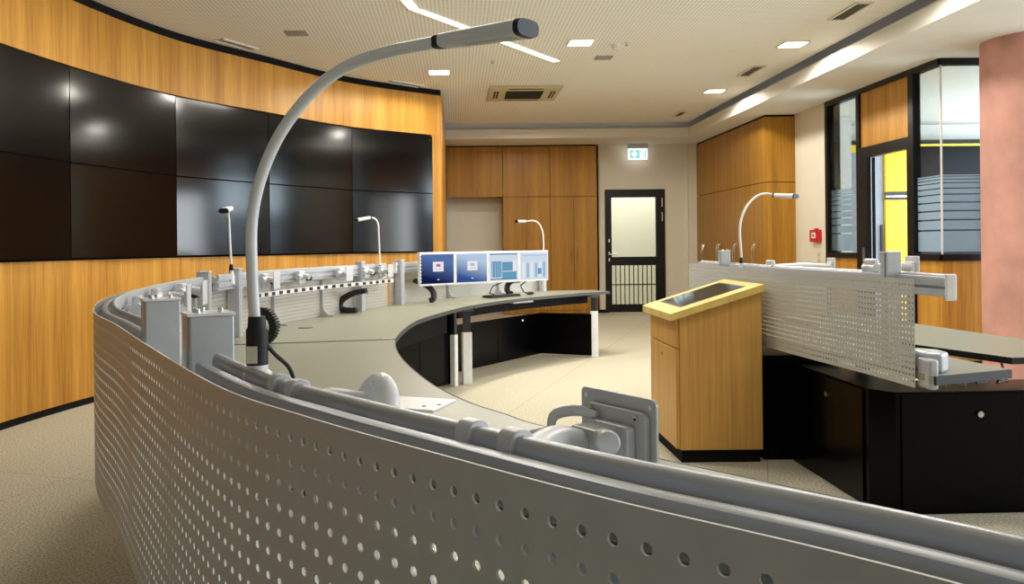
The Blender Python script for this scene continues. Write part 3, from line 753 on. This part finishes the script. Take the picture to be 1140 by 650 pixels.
# ------------------------------------------------------------------ monitor arms without monitors on the rails
def arm(label, path, nrm, at, plate=True, knob=True, reach=.10, z=1.06, tilt=0):
    i = nearest(path, at); p, n = path[i], nrm[i]; t = Vector((n.y, -n.x))
    base = p+n*.085
    r = thing('monitor_mount', label, 'monitor mount', (base.x, base.y, z), 'bare monitor arms on the console rails')
    P3 = lambda a, b, zz: Vector((base.x+t.x*a+n.x*b, base.y+t.y*a+n.y*b, zz))
    c = MB(); c.obox(base+n*.012, t, .085, .03, z-.05, z+.045)
    obj('rail_clamp', c, 'pale', r, bevel=.008)
    c = MB().tube([P3(-.05, .012, z), P3(0, .02, z+.005), P3(.05, .012, z)], [.022, .026, .022], 12)
    obj('hinge_barrel', c, 'pale', r, smooth=True)
    c = MB().tube([P3(0, .02, z), P3(0, reach*.55, z+.012), P3(0, reach, z)], [.020, .018, .020], 10)
    obj('link', c, 'pale', r, smooth=True)
    if knob: obj('knob', MB().tube([P3(-.05, reach*.55, z-.01), P3(-.085, reach*.55, z-.01)], .019, 14), 'rubber', r, smooth=True)
    if plate:
        c = MB(); q = base+n*(reach+.012)
        c.obox(q, t, .105, .006, z-.055, z+.055)
        pl = obj('mount_plate', c, 'pale', r, bevel=.003)
        obj('plate_boss', MB().obox(q-n*.008, t, .06, .012, z-.03, z+.03), 'white', pl, bevel=.003)
    return r
arm('pale bare monitor arm at far left, behind the first silver post', outer, on, (-1.16, 2.8), True, True, .10, 1.05)
arm('pale bare monitor arm on the rail second left of the straight lamp', outer, on, (-1.25, 3.25), True, False, .12, 1.055)
arm('pale bare monitor arm on the rail just left of the straight lamp', outer, on, (-1.33, 3.8), True, True, .10, 1.05)
arm('pale monitor arm with black knob, right of the tall foreground lamp pole', outer, on, (-1.33, 5.42), True, True, .08, 1.04)
arm('pale monitor arm with black knob, left of the middle rail centre', outer, on, (-1.20, 6.0), False, True, .08, 1.04)
arm('pale monitor arm with black knob, right of the middle rail centre', outer, on, (-1.0, 6.6), True, True, .08, 1.04)
arm('pale monitor arm with black knob beside the silver post below the screens', outer, on, (-.84, 6.98), False, True, .08, 1.04)
arm('pale monitor arm with black knob under the bent lamp, at the rail end', outer, on, (-.73, 7.28), True, True, .08, 1.04)
arm('small bare mount plate seen beyond the right console, left of its post', ro, rn, (1.72, 5.0), True, False, .36, 1.10)
arm('small bare mount plate beyond the right console, right of its post', ro, rn, (1.83, 3.9), True, False, .20, 1.125)

# foreground arm with square mount plate
pt = Vector((.057, -.09)).normalized(); pn = Vector((-pt.y, pt.x))      # pn: away from the rail
pn = pn if pn.dot(Vector((.75, .66))) > 0 else -pn
pc = Vector((.159, .845))
A = thing('monitor_mount', 'foreground monitor arm with square grey screw plate standing upright', 'monitor mount', (.11, .72, 1.05), 'bare monitor arms on the console rails')
zb, zt = .992, 1.101
def rrect(c, t, l, z0, z1, thick, n, r=.006):
    vs = []; k = 4; ring = []
    for (sx, sz, a0) in ((1, 1, 0), (-1, 1, 90), (-1, -1, 180), (1, -1, 270)):
        for q in range(k+1):
            a = math.radians(a0+90*q/k); ring.append((sx*(l/2-r)+r*math.cos(a), (z0+z1)/2+sz*((z1-z0)/2-r)+r*math.sin(a)))
    N = len(ring); m = MB()
    for o in (0, thick): vs += [(c.x+t.x*x+n.x*o, c.y+t.y*x+n.y*o, z) for x, z in ring]
    return m.add(vs, [tuple(reversed(range(N))), tuple(range(N, 2*N))]+[(i, (i+1) % N, N+(i+1) % N, N+i) for i in range(N)])
pl = obj('mount_plate', rrect(pc, pt, .107, zb, zt, .003, pn), 'grey_plate', A)
obj('middle_plate', rrect(pc-pn*.007+pt*.004, pt, .084, zb+.004, zt-.013, .007, pn), 'grey_plate', pl, bevel=.0015)
obj('raised_frame', rrect(pc-pn*.018+pt*.004, pt, .058, zb+.006, zt-.027, .011, pn, .004), 'pale', pl, bevel=.002)
for sx in (-.046, .046): obj('hole', MB().tube([(pc.x+pt.x*sx-pn.x*.0006, pc.y+pt.y*sx-pn.y*.0006, zt-.008), (pc.x+pt.x*sx, pc.y+pt.y*sx, zt-.008)], .0024, 12), 'white', pl)
for sx in (-.030, .034):
    q = pc-pn*.007+pt*sx
    obj('screw', MB().tube([(q.x, q.y, zt-.020), (q.x-pn.x*.002, q.y-pn.y*.002, zt-.020)], .0036, 12), 'chrome', pl, smooth=True)
    obj('screw', MB().tube([(q.x-pn.x*.0021, q.y-pn.y*.0021, zt-.020), (q.x-pn.x*.0024, q.y-pn.y*.0024, zt-.020)], .0015, 8), 'rubber', pl)
b0 = pc-pn*.018
blk = obj('tilt_block', MB().obox(b0-pn*.012, pt, .038, .030, 1.028, 1.072), 'grey_plate', A, bevel=.003)
q = b0-pn*.016-pt*.004
K = Vector((.140, .792, 1.064)); kd = Vector((-.12, -.97, .2)).normalized()
obj('tilt_knob', MB().tube([K+kd*f for f in (-.016, 0, .001, .006, .009, .0105)], [.009, .009, .0118, .0118, .010, .004], 28), 'pale', A, smooth=True)
q = b0-pn*.02-pt*.02
i = nearest(outer, (0, .64)); rb = outer[i]+on[i]*.066
obj('swing_arm', MB().tube(*taper([(q.x+.012, q.y-.01, 1.055), (q.x*.7+rb.x*.3, q.y*.7+rb.y*.3, 1.066), (rb.x+.025, rb.y+.05, 1.064), (rb.x, rb.y, 1.055)], [.011, .014, .016, .015]), 14), 'pale', A, smooth=True)
obj('cable_clip', MB().tube(*taper([(q.x-.022, q.y+.025, 1.060), (q.x-.016, q.y+.032, 1.074), (q.x+.004, q.y+.03, 1.079), (q.x+.024, q.y+.012, 1.078)], [.004, .006, .006, .003]), 10), 'pale', A, smooth=True)
obj('rail_clamp', MB().obox(rb+on[i]*.002, (on[i].y, -on[i].x), .07, .028, 1.02, 1.095), 'pale', A, bevel=.006)

# second foreground arm, folded flat
A2 = thing('monitor_mount', 'white foreground monitor arm folded flat with large round knob', 'monitor mount', (-.07, .93, 1.05), 'bare monitor arms on the console rails')
i = nearest(outer, (-.262, .952)); p, n = outer[i], on[i]; t = Vector((n.y, -n.x))
Q = lambda a, b, z: Vector((p.x+t.x*(a*.8)+n.x*(b*.8+.02), p.y+t.y*(a*.8)+n.y*(b*.8+.02), 1.038+(z-1.05)*.78))
obj('rail_clamp', MB().obox(p+n*.072-t*.03, t, .05, .018, 1.03, 1.09), 'pale', A2, bevel=.005)
obj('swing_arm', MB().tube(*taper([Q(-.05, .09, 1.055), Q(-.06, .12, 1.068), Q(-.045, .155, 1.076), Q(-.015, .18, 1.082), Q(.02, .19, 1.085)], [0.0144, 0.0192, 0.0192, 0.0096, 0.0096]), 16, .8), 'white', A2, smooth=True)
obj('arch', MB().tube(*taper([Q(-.01, .185, 1.080), Q(-.004, .20, 1.098), Q(.018, .205, 1.109), Q(.045, .20, 1.104), Q(.062, .195, 1.085), Q(.07, .19, 1.058)], [0.0064, 0.0096, 0.012, 0.0152, 0.0168, 0.0144]), 16), 'white', A2, smooth=True)
K = Vector((-.1, 1.045, 1.066)); kd = Vector((.15, -.95, .12)).normalized()
obj('tilt_knob', MB().tube([K+kd*f for f in (-.02, 0, .010, .017, .021)], [.015, .018, .0175, .014, .006], 24), 'white', A2, smooth=True)
pc2 = Vector((-.055, 1.04)); t2 = Vector((.93, -.36)).normalized(); n2 = Vector((.36, .93))
pz = obj('mount_plate', MB().obox(pc2, t2, .085, .075, 1.054, 1.0575), 'white', A2, bevel=.0015)
for a, b in ((-.012, -.02), (.022, -.018), (.036, -.004)):
    q = pc2+t2*a+n2*b
    obj('hole', MB().tube([(q.x, q.y, 1.0575), (q.x, q.y, 1.058)], .0025, 10), 'rubber', pz)

# collars gripping the front rail
for k, (pp, lab) in enumerate((((-.245, .927), 'grey clamp collar on front rail, first right of the tall lamp'), ((-.212, .880), 'grey clamp collar on front rail, second right of the tall lamp'),
                      ((-.032, .667), 'grey clamp collar on front rail, first left of the upright screw plate'), ((.006, .624), 'grey clamp collar on front rail, just under the upright screw plate'))):
    i = nearest(outer, pp); lo = [Vector(outer[i])-Vector((on[i].y, -on[i].x))*s for s in (-.0085, .0, .0085)]
    prof = [(.041, 1.082), (.041, 1.096), (.0425, 1.101), (.046, 1.105), (.051, 1.1065), (.057, 1.1065), (.062, 1.105), (.065, 1.101), (.066, 1.096), (.066, 1.066)]
    tag(obj('rail_collar', MB().sweep([(q, on[i]) for q in lo], prof), 'pale', bevel=.001, smooth=True, origin=(outer[i].x, outer[i].y, 1.06)), lab, 'clamp', 'clamp collars on the front rail')

# ------------------------------------------------------------------ swan-neck lamps
def lamp(label, path, h0, h1, r=.0074, base_z=None, hw=.026, hh=.62, jh=.006):
    b = path[0]
    L = thing('swan_neck_lamp', label, 'lamp', (b[0], b[1], b[2]-.07), 'swan neck lamps on the console rails')
    obj('pole', MB().tube(cat3(path, 40), r, 12), 'white', L, smooth=True)
    obj('joint', MB().tube([(b[0], b[1], b[2]-jh), (b[0], b[1], b[2]+.014), (b[0], b[1], b[2]+.016), (b[0], b[1], b[2]+.03)], [.0135, .0135, .0115, .0105], 14), 'rubber', L, smooth=True)
    ba = obj('base', MB().tube([(b[0], b[1], b[2]-.085), (b[0], b[1], b[2]-.04), (b[0], b[1], b[2]-.036), (b[0], b[1], b[2]-.006)], [.020, .018, .0135, .0125], 14), 'white', L, smooth=True)
    a, c = Vector(h0), Vector(h1); d_ = (c-a)
    s_ = d_.normalized().cross(Vector((0, 0, 1))).normalized(); u = s_.cross(d_.normalized())
    def stad(f0, f1, w0, w1, h0_, h1_):
        m = MB(); N = 20; vs = []
        for f, w, h in ((f0, w0, h0_), (f1, w1, h1_)):
            o = a+d_*f
            for k in range(N):
                an = 2*PI*k/N; cx = math.copysign(abs(math.cos(an))**.55, math.cos(an)); sx = math.copysign(abs(math.sin(an))**.8, math.sin(an))
                vs.append(o+s_*cx*w+u*sx*h)
        return m.add(vs, [tuple(range(N)), tuple(reversed(range(N, 2*N)))]+[(k, N+k, N+(k+1) % N, (k+1) % N) for k in range(N)])
    obj('collar', stad(-.03, .07, hw*.5, hw*.55, hw*.42, hw*.46), 'rubber', L)
    hd = obj('head', stad(.07, .95, hw*.72, hw, hw*.45, hw*.52), 'white', L, smooth=True)
    obj('end_cap', stad(.95, 1.0, hw*1.01, hw*.96, hw*.53, hw*.5), 'navy', hd, smooth=True)
    obj('diffuser', MB().add([a+d_*.3-u*hw*.485+s_*hw*.3, a+d_*.9-u*hw*.53+s_*hw*.4, a+d_*.9-u*hw*.53-s_*hw*.4, a+d_*.3-u*hw*.485-s_*hw*.3], [(0, 1, 2, 3)]), 'offwhite', hd)
    return L
l1 = lamp('large white swan-neck lamp arching across the foreground', [(-.249, 1.05, 1.135), (-.252, 1.05, 1.167), (-.254, 1.05, 1.212), (-.255, 1.05, 1.257), (-.253, 1.05, 1.29), (-.246, 1.05, 1.324), (-.233, 1.05, 1.361), (-.212, 1.045, 1.398), (-.181, 1.037, 1.434), (-.149, 1.028, 1.459), (-.115, 1.018, 1.474), (-.076, 1.007, 1.483), (-.043, .998, 1.487), (-.016, .99, 1.49)],
          (-.018, .99, 1.489), (.079, .895, 1.480), hw=.0185, jh=.03)
obj('power_lead', MB().tube(cat3([(-.238, 1.05, 1.13), (-.228, 1.06, 1.115), (-.212, 1.07, 1.095), (-.205, 1.075, 1.06)], 16), .0028, 8), 'rubber', l1, smooth=True)
obj('label_sticker', MB().obox((-.252, 1.0352), (1, .05), .013, .001, 1.108, 1.129), 'offwhite', l1)
lamp('straight thin lamp at left, seen in front of the third screen', [(-1.32, 4.95, 1.125), (-1.323, 4.95, 1.20), (-1.327, 4.95, 1.282), (-1.331, 4.95, 1.40), (-1.335, 4.95, 1.45), (-1.325, 4.93, 1.475)], (-1.315, 4.92, 1.482), (-1.325, 4.81, 1.462), hw=.03)
lamp('thin bent lamp in front of the rightmost lower screen', [(-.656, 7.25, 1.06), (-.66, 7.25, 1.207), (-.666, 7.25, 1.377), (-.669, 7.25, 1.438), (-.692, 7.25, 1.485), (-.738, 7.25, 1.501)], (-.733, 7.25, 1.499), (-.848, 7.18, 1.477), hw=.03)
lamp('thin bent lamp rising behind the rightmost monitor', [(.978, 9.5, 1.10), (.98, 9.5, 1.16), (.982, 9.5, 1.30), (.972, 9.5, 1.40), (.94, 9.5, 1.478), (.90, 9.5, 1.513), (.85, 9.5, 1.523), (.79, 9.5, 1.515)], (.79, 9.5, 1.515), (.672, 9.42, 1.515), hw=.03)
lamp('white swan-neck lamp on the right console before the oak cabinets', [(1.822, 5.400, 1.125), (1.821, 5.400, 1.187), (1.814, 5.400, 1.296), (1.820, 5.400, 1.382), (1.846, 5.400, 1.457), (1.887, 5.400, 1.515), (1.934, 5.400, 1.551), (1.986, 5.400, 1.563), (2.037, 5.400, 1.550)], (2.035, 5.400, 1.551), (2.127, 5.275, 1.536), hw=.03)

# ------------------------------------------------------------------ lectern
Lx0, Lx1, Ly0, Ly1 = 1.243, 1.73, 4.795, 5.44
zt_ = lambda p: .845+(p[0]-1.243)*(.150/.487)
Lc = thing('lectern', 'oak lectern with sloping top and inset dark screen beside right console', 'lectern', ((Lx0+Lx1)/2, (Ly0+Ly1)/2, 0))
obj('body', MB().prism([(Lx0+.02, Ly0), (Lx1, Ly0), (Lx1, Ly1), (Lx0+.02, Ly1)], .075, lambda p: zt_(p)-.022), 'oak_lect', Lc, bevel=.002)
obj('plinth', MB().box(Lx0+.03, Ly0+.02, 0, Lx1-.01, Ly1-.02, .075), 'blackmat', Lc)
obj('drawer', MB().box(Lx0, Ly0+.012, .655, Lx0+.02, Ly1-.012, .815), 'oak_lect', Lc, bevel=.002)
dr = obj('door', MB().box(Lx0, Ly0+.012, .08, Lx0+.02, Ly1-.012, .648), 'oak_lect', Lc, bevel=.002)
obj('lock', MB().cyl((Lx0+.002, 5.12, .585), (Lx0-.006, 5.12, .585), .011), 'chrome', dr, smooth=True)
tp = [(Lx0-.04, Ly0-.035), (Lx1+.002, Ly0-.035), (Lx1+.002, Ly1+.03), (Lx0-.04, Ly1+.03)]
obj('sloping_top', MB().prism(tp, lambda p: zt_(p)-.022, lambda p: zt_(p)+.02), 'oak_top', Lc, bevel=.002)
gp = [(Lx0+.05, Ly0+.09), (Lx1-.06, Ly0+.09), (Lx1-.06, Ly1-.07), (Lx0+.05, Ly1-.07)]
sc = obj('screen_frame', MB().prism(gp, lambda p: zt_(p)+.018, lambda p: zt_(p)+.0225), 'black', Lc)
gp2 = [(Lx0+.07, Ly0+.11), (Lx1-.08, Ly0+.11), (Lx1-.08, Ly1-.09), (Lx0+.07, Ly1-.09)]
obj('touch_screen', MB().prism(gp2, lambda p: zt_(p)+.022, lambda p: zt_(p)+.0235), mat('lectern_screen_glass', (20, 20, 21), .06, spec=.7), sc)

# ------------------------------------------------------------------ ceiling fittings
def spot(loc, e, size=110, blend=.6, col=(1, .95, .85), r=.06):
    l = bpy.data.lights.new('downlight_lamp', 'SPOT'); l.energy = e; l.spot_size = math.radians(size); l.spot_blend = blend; l.color = col; l.shadow_soft_size = r
    o = bpy.data.objects.new('downlight_lamp', l); C.objects.link(o); o.location = loc; return o
def downlight(x, y, label):
    t = thing('downlight', label, 'ceiling light', (x, y, Z_CEIL), 'square ceiling downlights')
    m = MB()
    for a, b, c_, d_ in ((-.13, -.13, .13, -.115), (-.13, .115, .13, .13), (-.13, -.115, -.115, .115), (.115, -.115, .13, .115)): m.box(x+a, y+b, Z_CEIL-.012, x+c_, y+d_, Z_CEIL)
    obj('trim_ring', m, 'white', t); obj('diffuser', MB().box(x-.115, y-.115, Z_CEIL-.008, x+.115, y+.115, Z_CEIL-.002), 'lamp', t)
downlight(-.18, 9.95, 'lit square ceiling downlight nearest the curved screen wall')
downlight(1.28, 8.56, 'lit square ceiling downlight beside the smoke detector')
downlight(3.50, 8.73, 'lit square ceiling downlight nearest to us beside the bulkhead')
downlight(3.50, 11.37, 'lit square ceiling downlight farther back beside the bulkhead')
t = thing('linear_light', 'long angled strip light set into the ceiling above the large lamp', 'ceiling light', (.3, 8.2, Z_CEIL))
m = MB()
for a, b in (((-.55, 6.2), (-.345, 7.26)), ((-.345, 7.26), (1.13, 9.40))):
    a, b = Vector(a), Vector(b); m.obox((a+b)/2, b-a, (b-a).length+.05, .085, Z_CEIL-.006, Z_CEIL-.001)
obj('diffuser', m, 'strip', t)
m = MB()
for a, b in (((-.55, 6.2), (-.345, 7.26)), ((-.345, 7.26), (1.13, 9.40))):
    a, b = Vector(a), Vector(b); d_ = (b-a).normalized(); n = Vector((-d_.y, d_.x))
    for s in (-.05, .05): m.obox((a+b)/2+n*s, b-a, (b-a).length+.05, .012, Z_CEIL-.010, Z_CEIL)
obj('trim_edge', m, 'offwhite', t)
# ceiling cassette
x0, x1, y0, y1 = .45, 1.40, 10.84, 11.84
t = thing('air_conditioner', 'square beige ceiling air conditioner cassette with dark grille', 'air conditioner', (.92, 11.34, Z_CEIL))
obj('panel', MB().box(x0, y0, Z_CEIL-.035, x1, y1, Z_CEIL), 'vent', t, bevel=.008)
obj('grille', MB().box(x0+.23, y0+.22, Z_CEIL-.042, x1-.23, y1-.22, Z_CEIL-.034), 'ventdark', t)
m = MB()
for k in range(6): m.box(x0+.24, y0+.26+.09*k, Z_CEIL-.046, x1-.24, y0+.275+.09*k, Z_CEIL-.042)
obj('grille_bar', m, 'ventdark', t)
for b in ((x0+.07, y0+.25, x0+.13, y1-.25), (x1-.13, y0+.25, x1-.07, y1-.25), (x0+.25, y0+.06, x1-.25, y0+.12), (x0+.25, y1-.12, x1-.25, y1-.06)):
    f = obj('air_slot', MB().box(b[0], b[1], Z_CEIL-.040, b[2], b[3], Z_CEIL-.034), 'ventdark', t)
    lx, ly = b[2]-b[0], b[3]-b[1]
    fb = (b[0]+lx*.35, b[1], b[0]+lx*.6, b[3]) if lx < ly else (b[0], b[1]+ly*.35, b[2], b[1]+ly*.6)
    obj('flap', MB().box(fb[0], fb[1], Z_CEIL-.044, fb[2], fb[3], Z_CEIL-.039), 'vent', f)
# vents
def grille(x0, y0, x1, y1, label):
    t = thing('ceiling_vent', label, 'vent', ((x0+x1)/2, (y0+y1)/2, Z_CEIL), 'rectangular ceiling vents beside the bulkhead')
    m = MB(); w = .022
    for b in ((x0, y0, x1, y0+w), (x0, y1-w, x1, y1), (x0, y0+w, x0+w, y1-w), (x1-w, y0+w, x1, y1-w)): m.box(b[0], b[1], Z_CEIL-.014, b[2], b[3], Z_CEIL)
    obj('frame', m, 'offwhite', t); obj('opening', MB().box(x0+w, y0+w, Z_CEIL-.004, x1-w, y1-w, Z_CEIL-.001), 'ventdark', t)
    m = MB()
    for k in range(3): m.box(x0+w+.03+.03*k, y0+w, Z_CEIL-.010, x0+w+.034+.03*k, y1-w, Z_CEIL-.003)
    obj('slat', m, 'greyplate', t)
grille(3.44, 7.22, 3.60, 7.78, 'rectangular ceiling vent at the top edge of the view'); grille(3.46, 9.78, 3.615, 10.36, 'rectangular ceiling vent between the two right downlights'); grille(3.49, 13.10, 3.62, 13.58, 'rectangular ceiling vent farthest back, near the bulkhead corner')
tag(obj('ceiling_plate', MB().box(-1.61, 7.98, Z_CEIL-.008, -1.405, 8.17, Z_CEIL), 'greyplate', bevel=.002, origin=(-1.5, 8.07, Z_CEIL)), 'square grey ceiling plate above the curved wood wall', 'ceiling plate', 'grey ceiling plates')
tag(obj('ceiling_plate', MB().box(1.545, 9.18, Z_CEIL-.008, 1.735, 9.365, Z_CEIL), 'greyplate', bevel=.002, origin=(1.64, 9.27, Z_CEIL)), 'square grey ceiling plate below the smoke detector', 'ceiling plate', 'grey ceiling plates')
def slot(a, b, label):
    a, b = Vector(a), Vector(b); d_ = (b-a).normalized(); n = Vector((-d_.y, d_.x)); c = (a+b)/2; L = (b-a).length
    t = thing('slot_diffuser', label, 'vent', (c.x, c.y, Z_CEIL), 'double slot air diffusers')
    for s in (-.06, .06): obj('slot_edge', MB().obox(c+n*s, d_, L, .022, Z_CEIL-.012, Z_CEIL), 'white', t)
    obj('slot_back', MB().obox(c, d_, L, .10, Z_CEIL-.003, Z_CEIL-.001), 'greyplate', t)
slot((-2.31, 8.28), (-2.07, 8.71), 'white double slot diffuser near the second screen'); slot((-.81, 10.46), (-.43, 10.83), 'white double slot diffuser near the end of the curved wall')
t = thing('smoke_detector', 'round white smoke detector on the ceiling between downlight and plate', 'smoke detector', (1.66, 8.69, Z_CEIL))
obj('base', MB().tube([(1.66, 8.69, Z_CEIL), (1.66, 8.69, Z_CEIL-.02), (1.66, 8.69, Z_CEIL-.022)], [.055, .055, .05], 24), 'white', t, smooth=True)
obj('sensor_head', MB().tube([(1.66, 8.69, Z_CEIL-.022), (1.66, 8.69, Z_CEIL-.045), (1.66, 8.69, Z_CEIL-.055)], [.04, .04, .025], 20), 'offwhite', t, smooth=True)
for x, y, lb in ((.42, 9.35, 'small ceiling sprinkler below the strip light'), (1.75, 8.58, 'small ceiling sprinkler beside the smoke detector')):
    t = thing('sprinkler', lb, 'sprinkler', (x, y, Z_CEIL), 'ceiling sprinklers')
    obj('collar', MB().tube([(x, y, Z_CEIL), (x, y, Z_CEIL-.006)], .03, 16), 'white', t); obj('nozzle', MB().tube([(x, y, Z_CEIL-.006), (x, y, Z_CEIL-.03), (x, y, Z_CEIL-.032), (x, y, Z_CEIL-.036)], [.008, .008, .02, .02], 10), 'chrome', t, smooth=True)

# exit sign
ex = thing('exit_sign', 'lit green and white emergency exit sign above the glass door', 'sign', (3.285, 15.2, 2.77))
obj('housing', MB().box(3.108, 15.17, 2.965, 3.462, 15.25, Z_SOF), 'alu', ex, bevel=.004)
ps = obj('panel', MB().box(3.115, 15.195, 2.77, 3.455, 15.225, 2.965), 'exitw', ex)
obj('green_field', MB().box(3.137, 15.190, 2.79, 3.433, 15.196, 2.945), 'exit', ps)
ar = MB(); yy = (15.185, 15.1895)
def flat(poly, m):
    k = len(poly); vs = [(x, yy[0], z) for x, z in poly]+[(x, yy[1], z) for x, z in poly]
    m.add(vs, [tuple(range(k)), tuple(reversed(range(k, 2*k)))]+[(i, (i+1) % k, k+(i+1) % k, k+i) for i in range(k)]); return m
flat([(3.205, 2.93), (3.235, 2.93), (3.235, 2.865), (3.265, 2.89), (3.265, 2.855), (3.22, 2.805), (3.175, 2.855), (3.175, 2.89), (3.205, 2.865)], ar)
obj('arrow', ar, 'exitw', ps)
dm = flat([(3.32, 2.80), (3.40, 2.80), (3.40, 2.935), (3.32, 2.935)], MB()); obj('door_symbol', dm, 'exitw', ps)
yy = (15.181, 15.1845)
rm = flat([(3.35, 2.805), (3.362, 2.805), (3.365, 2.84), (3.378, 2.805), (3.388, 2.808), (3.374, 2.865), (3.384, 2.875), (3.38, 2.885), (3.362, 2.89), (3.345, 2.87), (3.352, 2.862), (3.36, 2.872), (3.356, 2.845)], MB())
flat([(3.362, 2.895), (3.374, 2.895), (3.378, 2.905), (3.372, 2.915), (3.362, 2.915), (3.358, 2.905)], rm)
obj('running_figure', rm, 'exit', ps)
# alarm call point, switch
cp = thing('fire_alarm_call_point', 'red fire alarm call point box on the cream wall by the window', 'alarm', (XP, 11.19, 1.33))
obj('box', MB().box(XP-.055, 11.06, 1.25, XP, 11.32, 1.41), 'red', cp, bevel=.006)
obj('window', MB().box(XP-.058, 11.13, 1.30, XP-.054, 11.25, 1.375), 'white', cp); obj('button', MB().cyl((XP-.062, 11.19, 1.335), (XP-.056, 11.19, 1.335), .018, 12), 'rubber', cp)
obj('top_tab', MB().box(XP-.03, 11.15, 1.41, XP, 11.23, 1.43), 'red', cp)
# small front face seen from the room side
sw = thing('light_switch', 'small cream wall switch below the red alarm box', 'switch', (XP, 11.13, 1.04))
obj('plate', MB().box(XP-.012, 11.09, .96, XP, 11.17, 1.12), 'offwhite', sw, bevel=.003); obj('rocker', MB().box(XP-.018, 11.105, 1.05, XP-.011, 11.155, 1.105), 'vent', sw); obj('rocker', MB().box(XP-.018, 11.105, .975, XP-.011, 11.155, 1.03), 'vent', sw)

# ------------------------------------------------------------------ light
def area(loc, rot, sx, sy, e, col=(1, 1, 1)):
    l = bpy.data.lights.new('area', 'AREA'); l.shape = 'RECTANGLE'; l.size = sx; l.size_y = sy; l.energy = e; l.color = col
    o = bpy.data.objects.new('area', l); C.objects.link(o); o.location = loc; o.rotation_euler = rot; return o
for x, y, e in ((-.18, 9.95, 90), (1.28, 8.56, 110), (3.50, 8.73, 110), (3.50, 11.37, 110), (1.2, 12.9, 70), (3.50, 6.3, 90)): spot((x, y, Z_CEIL-.03), e, 172, .25)
# the room's further ceiling lights, above and behind the view
for x, y in ((-1.9, 6.0), (-.4, 5.4), (1.3, 5.6), (-.4, 3.2), (1.3, 3.2), (2.6, 4.6), (2.6, 2.0), (5.6, 4.0), (5.6, 1.0)): area((x, y, Z_CEIL-.02), (0, 0, 0), .35, .35, 26 if y > 4 else 15, (1, .96, .88))
# strip light
area((.4, 8.33, Z_CEIL-.02), (0, 0, math.atan2(2.14, 1.475)), 2.5, .1, 110, (1, .95, .82))
# daylight from windows on the right-hand side and in the neighbouring room
area((9.3, 3.0, 1.9), (0, math.radians(90), 0), 2.0, 9.5, 620, (.82, .9, 1))
area((9.2, 10.8, 1.8), (0, math.radians(90), 0), 2.2, 4.4, 420, (.85, .92, 1))
area((3.4, 16.6, 3.2), (0, 0, 0), 2.5, 1.0, 105, (1, .95, .85))
w = bpy.data.worlds.new('world'); bpy.context.scene.world = w; w.use_nodes = True
w.node_tree.nodes['Background'].inputs[0].default_value = (.75, .85, 1, 1); w.node_tree.nodes['Background'].inputs[1].default_value = .3

# ------------------------------------------------------------------ camera
cam = bpy.data.cameras.new('camera'); co = bpy.data.objects.new('camera', cam); C.objects.link(co)
cam.sensor_fit = 'HORIZONTAL'; cam.sensor_width = 36; cam.lens = 940/1140*36
cam.shift_x = (570-508)/1140; cam.shift_y = -(325-273.5)/1140; cam.clip_start = .02
from mathutils import Matrix
co.matrix_world = Matrix.Translation((0, 0, H)) @ Matrix.Rotation(PI/2, 4, 'X') @ Matrix.Rotation(-.0105, 4, 'Z')
s = bpy.context.scene; s.camera = co
s.view_settings.view_transform = 'Standard'; s.view_settings.look = 'None'; s.view_settings.gamma = 1; s.view_settings.exposure = -.15
s.view_settings.use_curve_mapping = False
s.cycles.use_denoising = True
s.cycles.max_bounces = 8
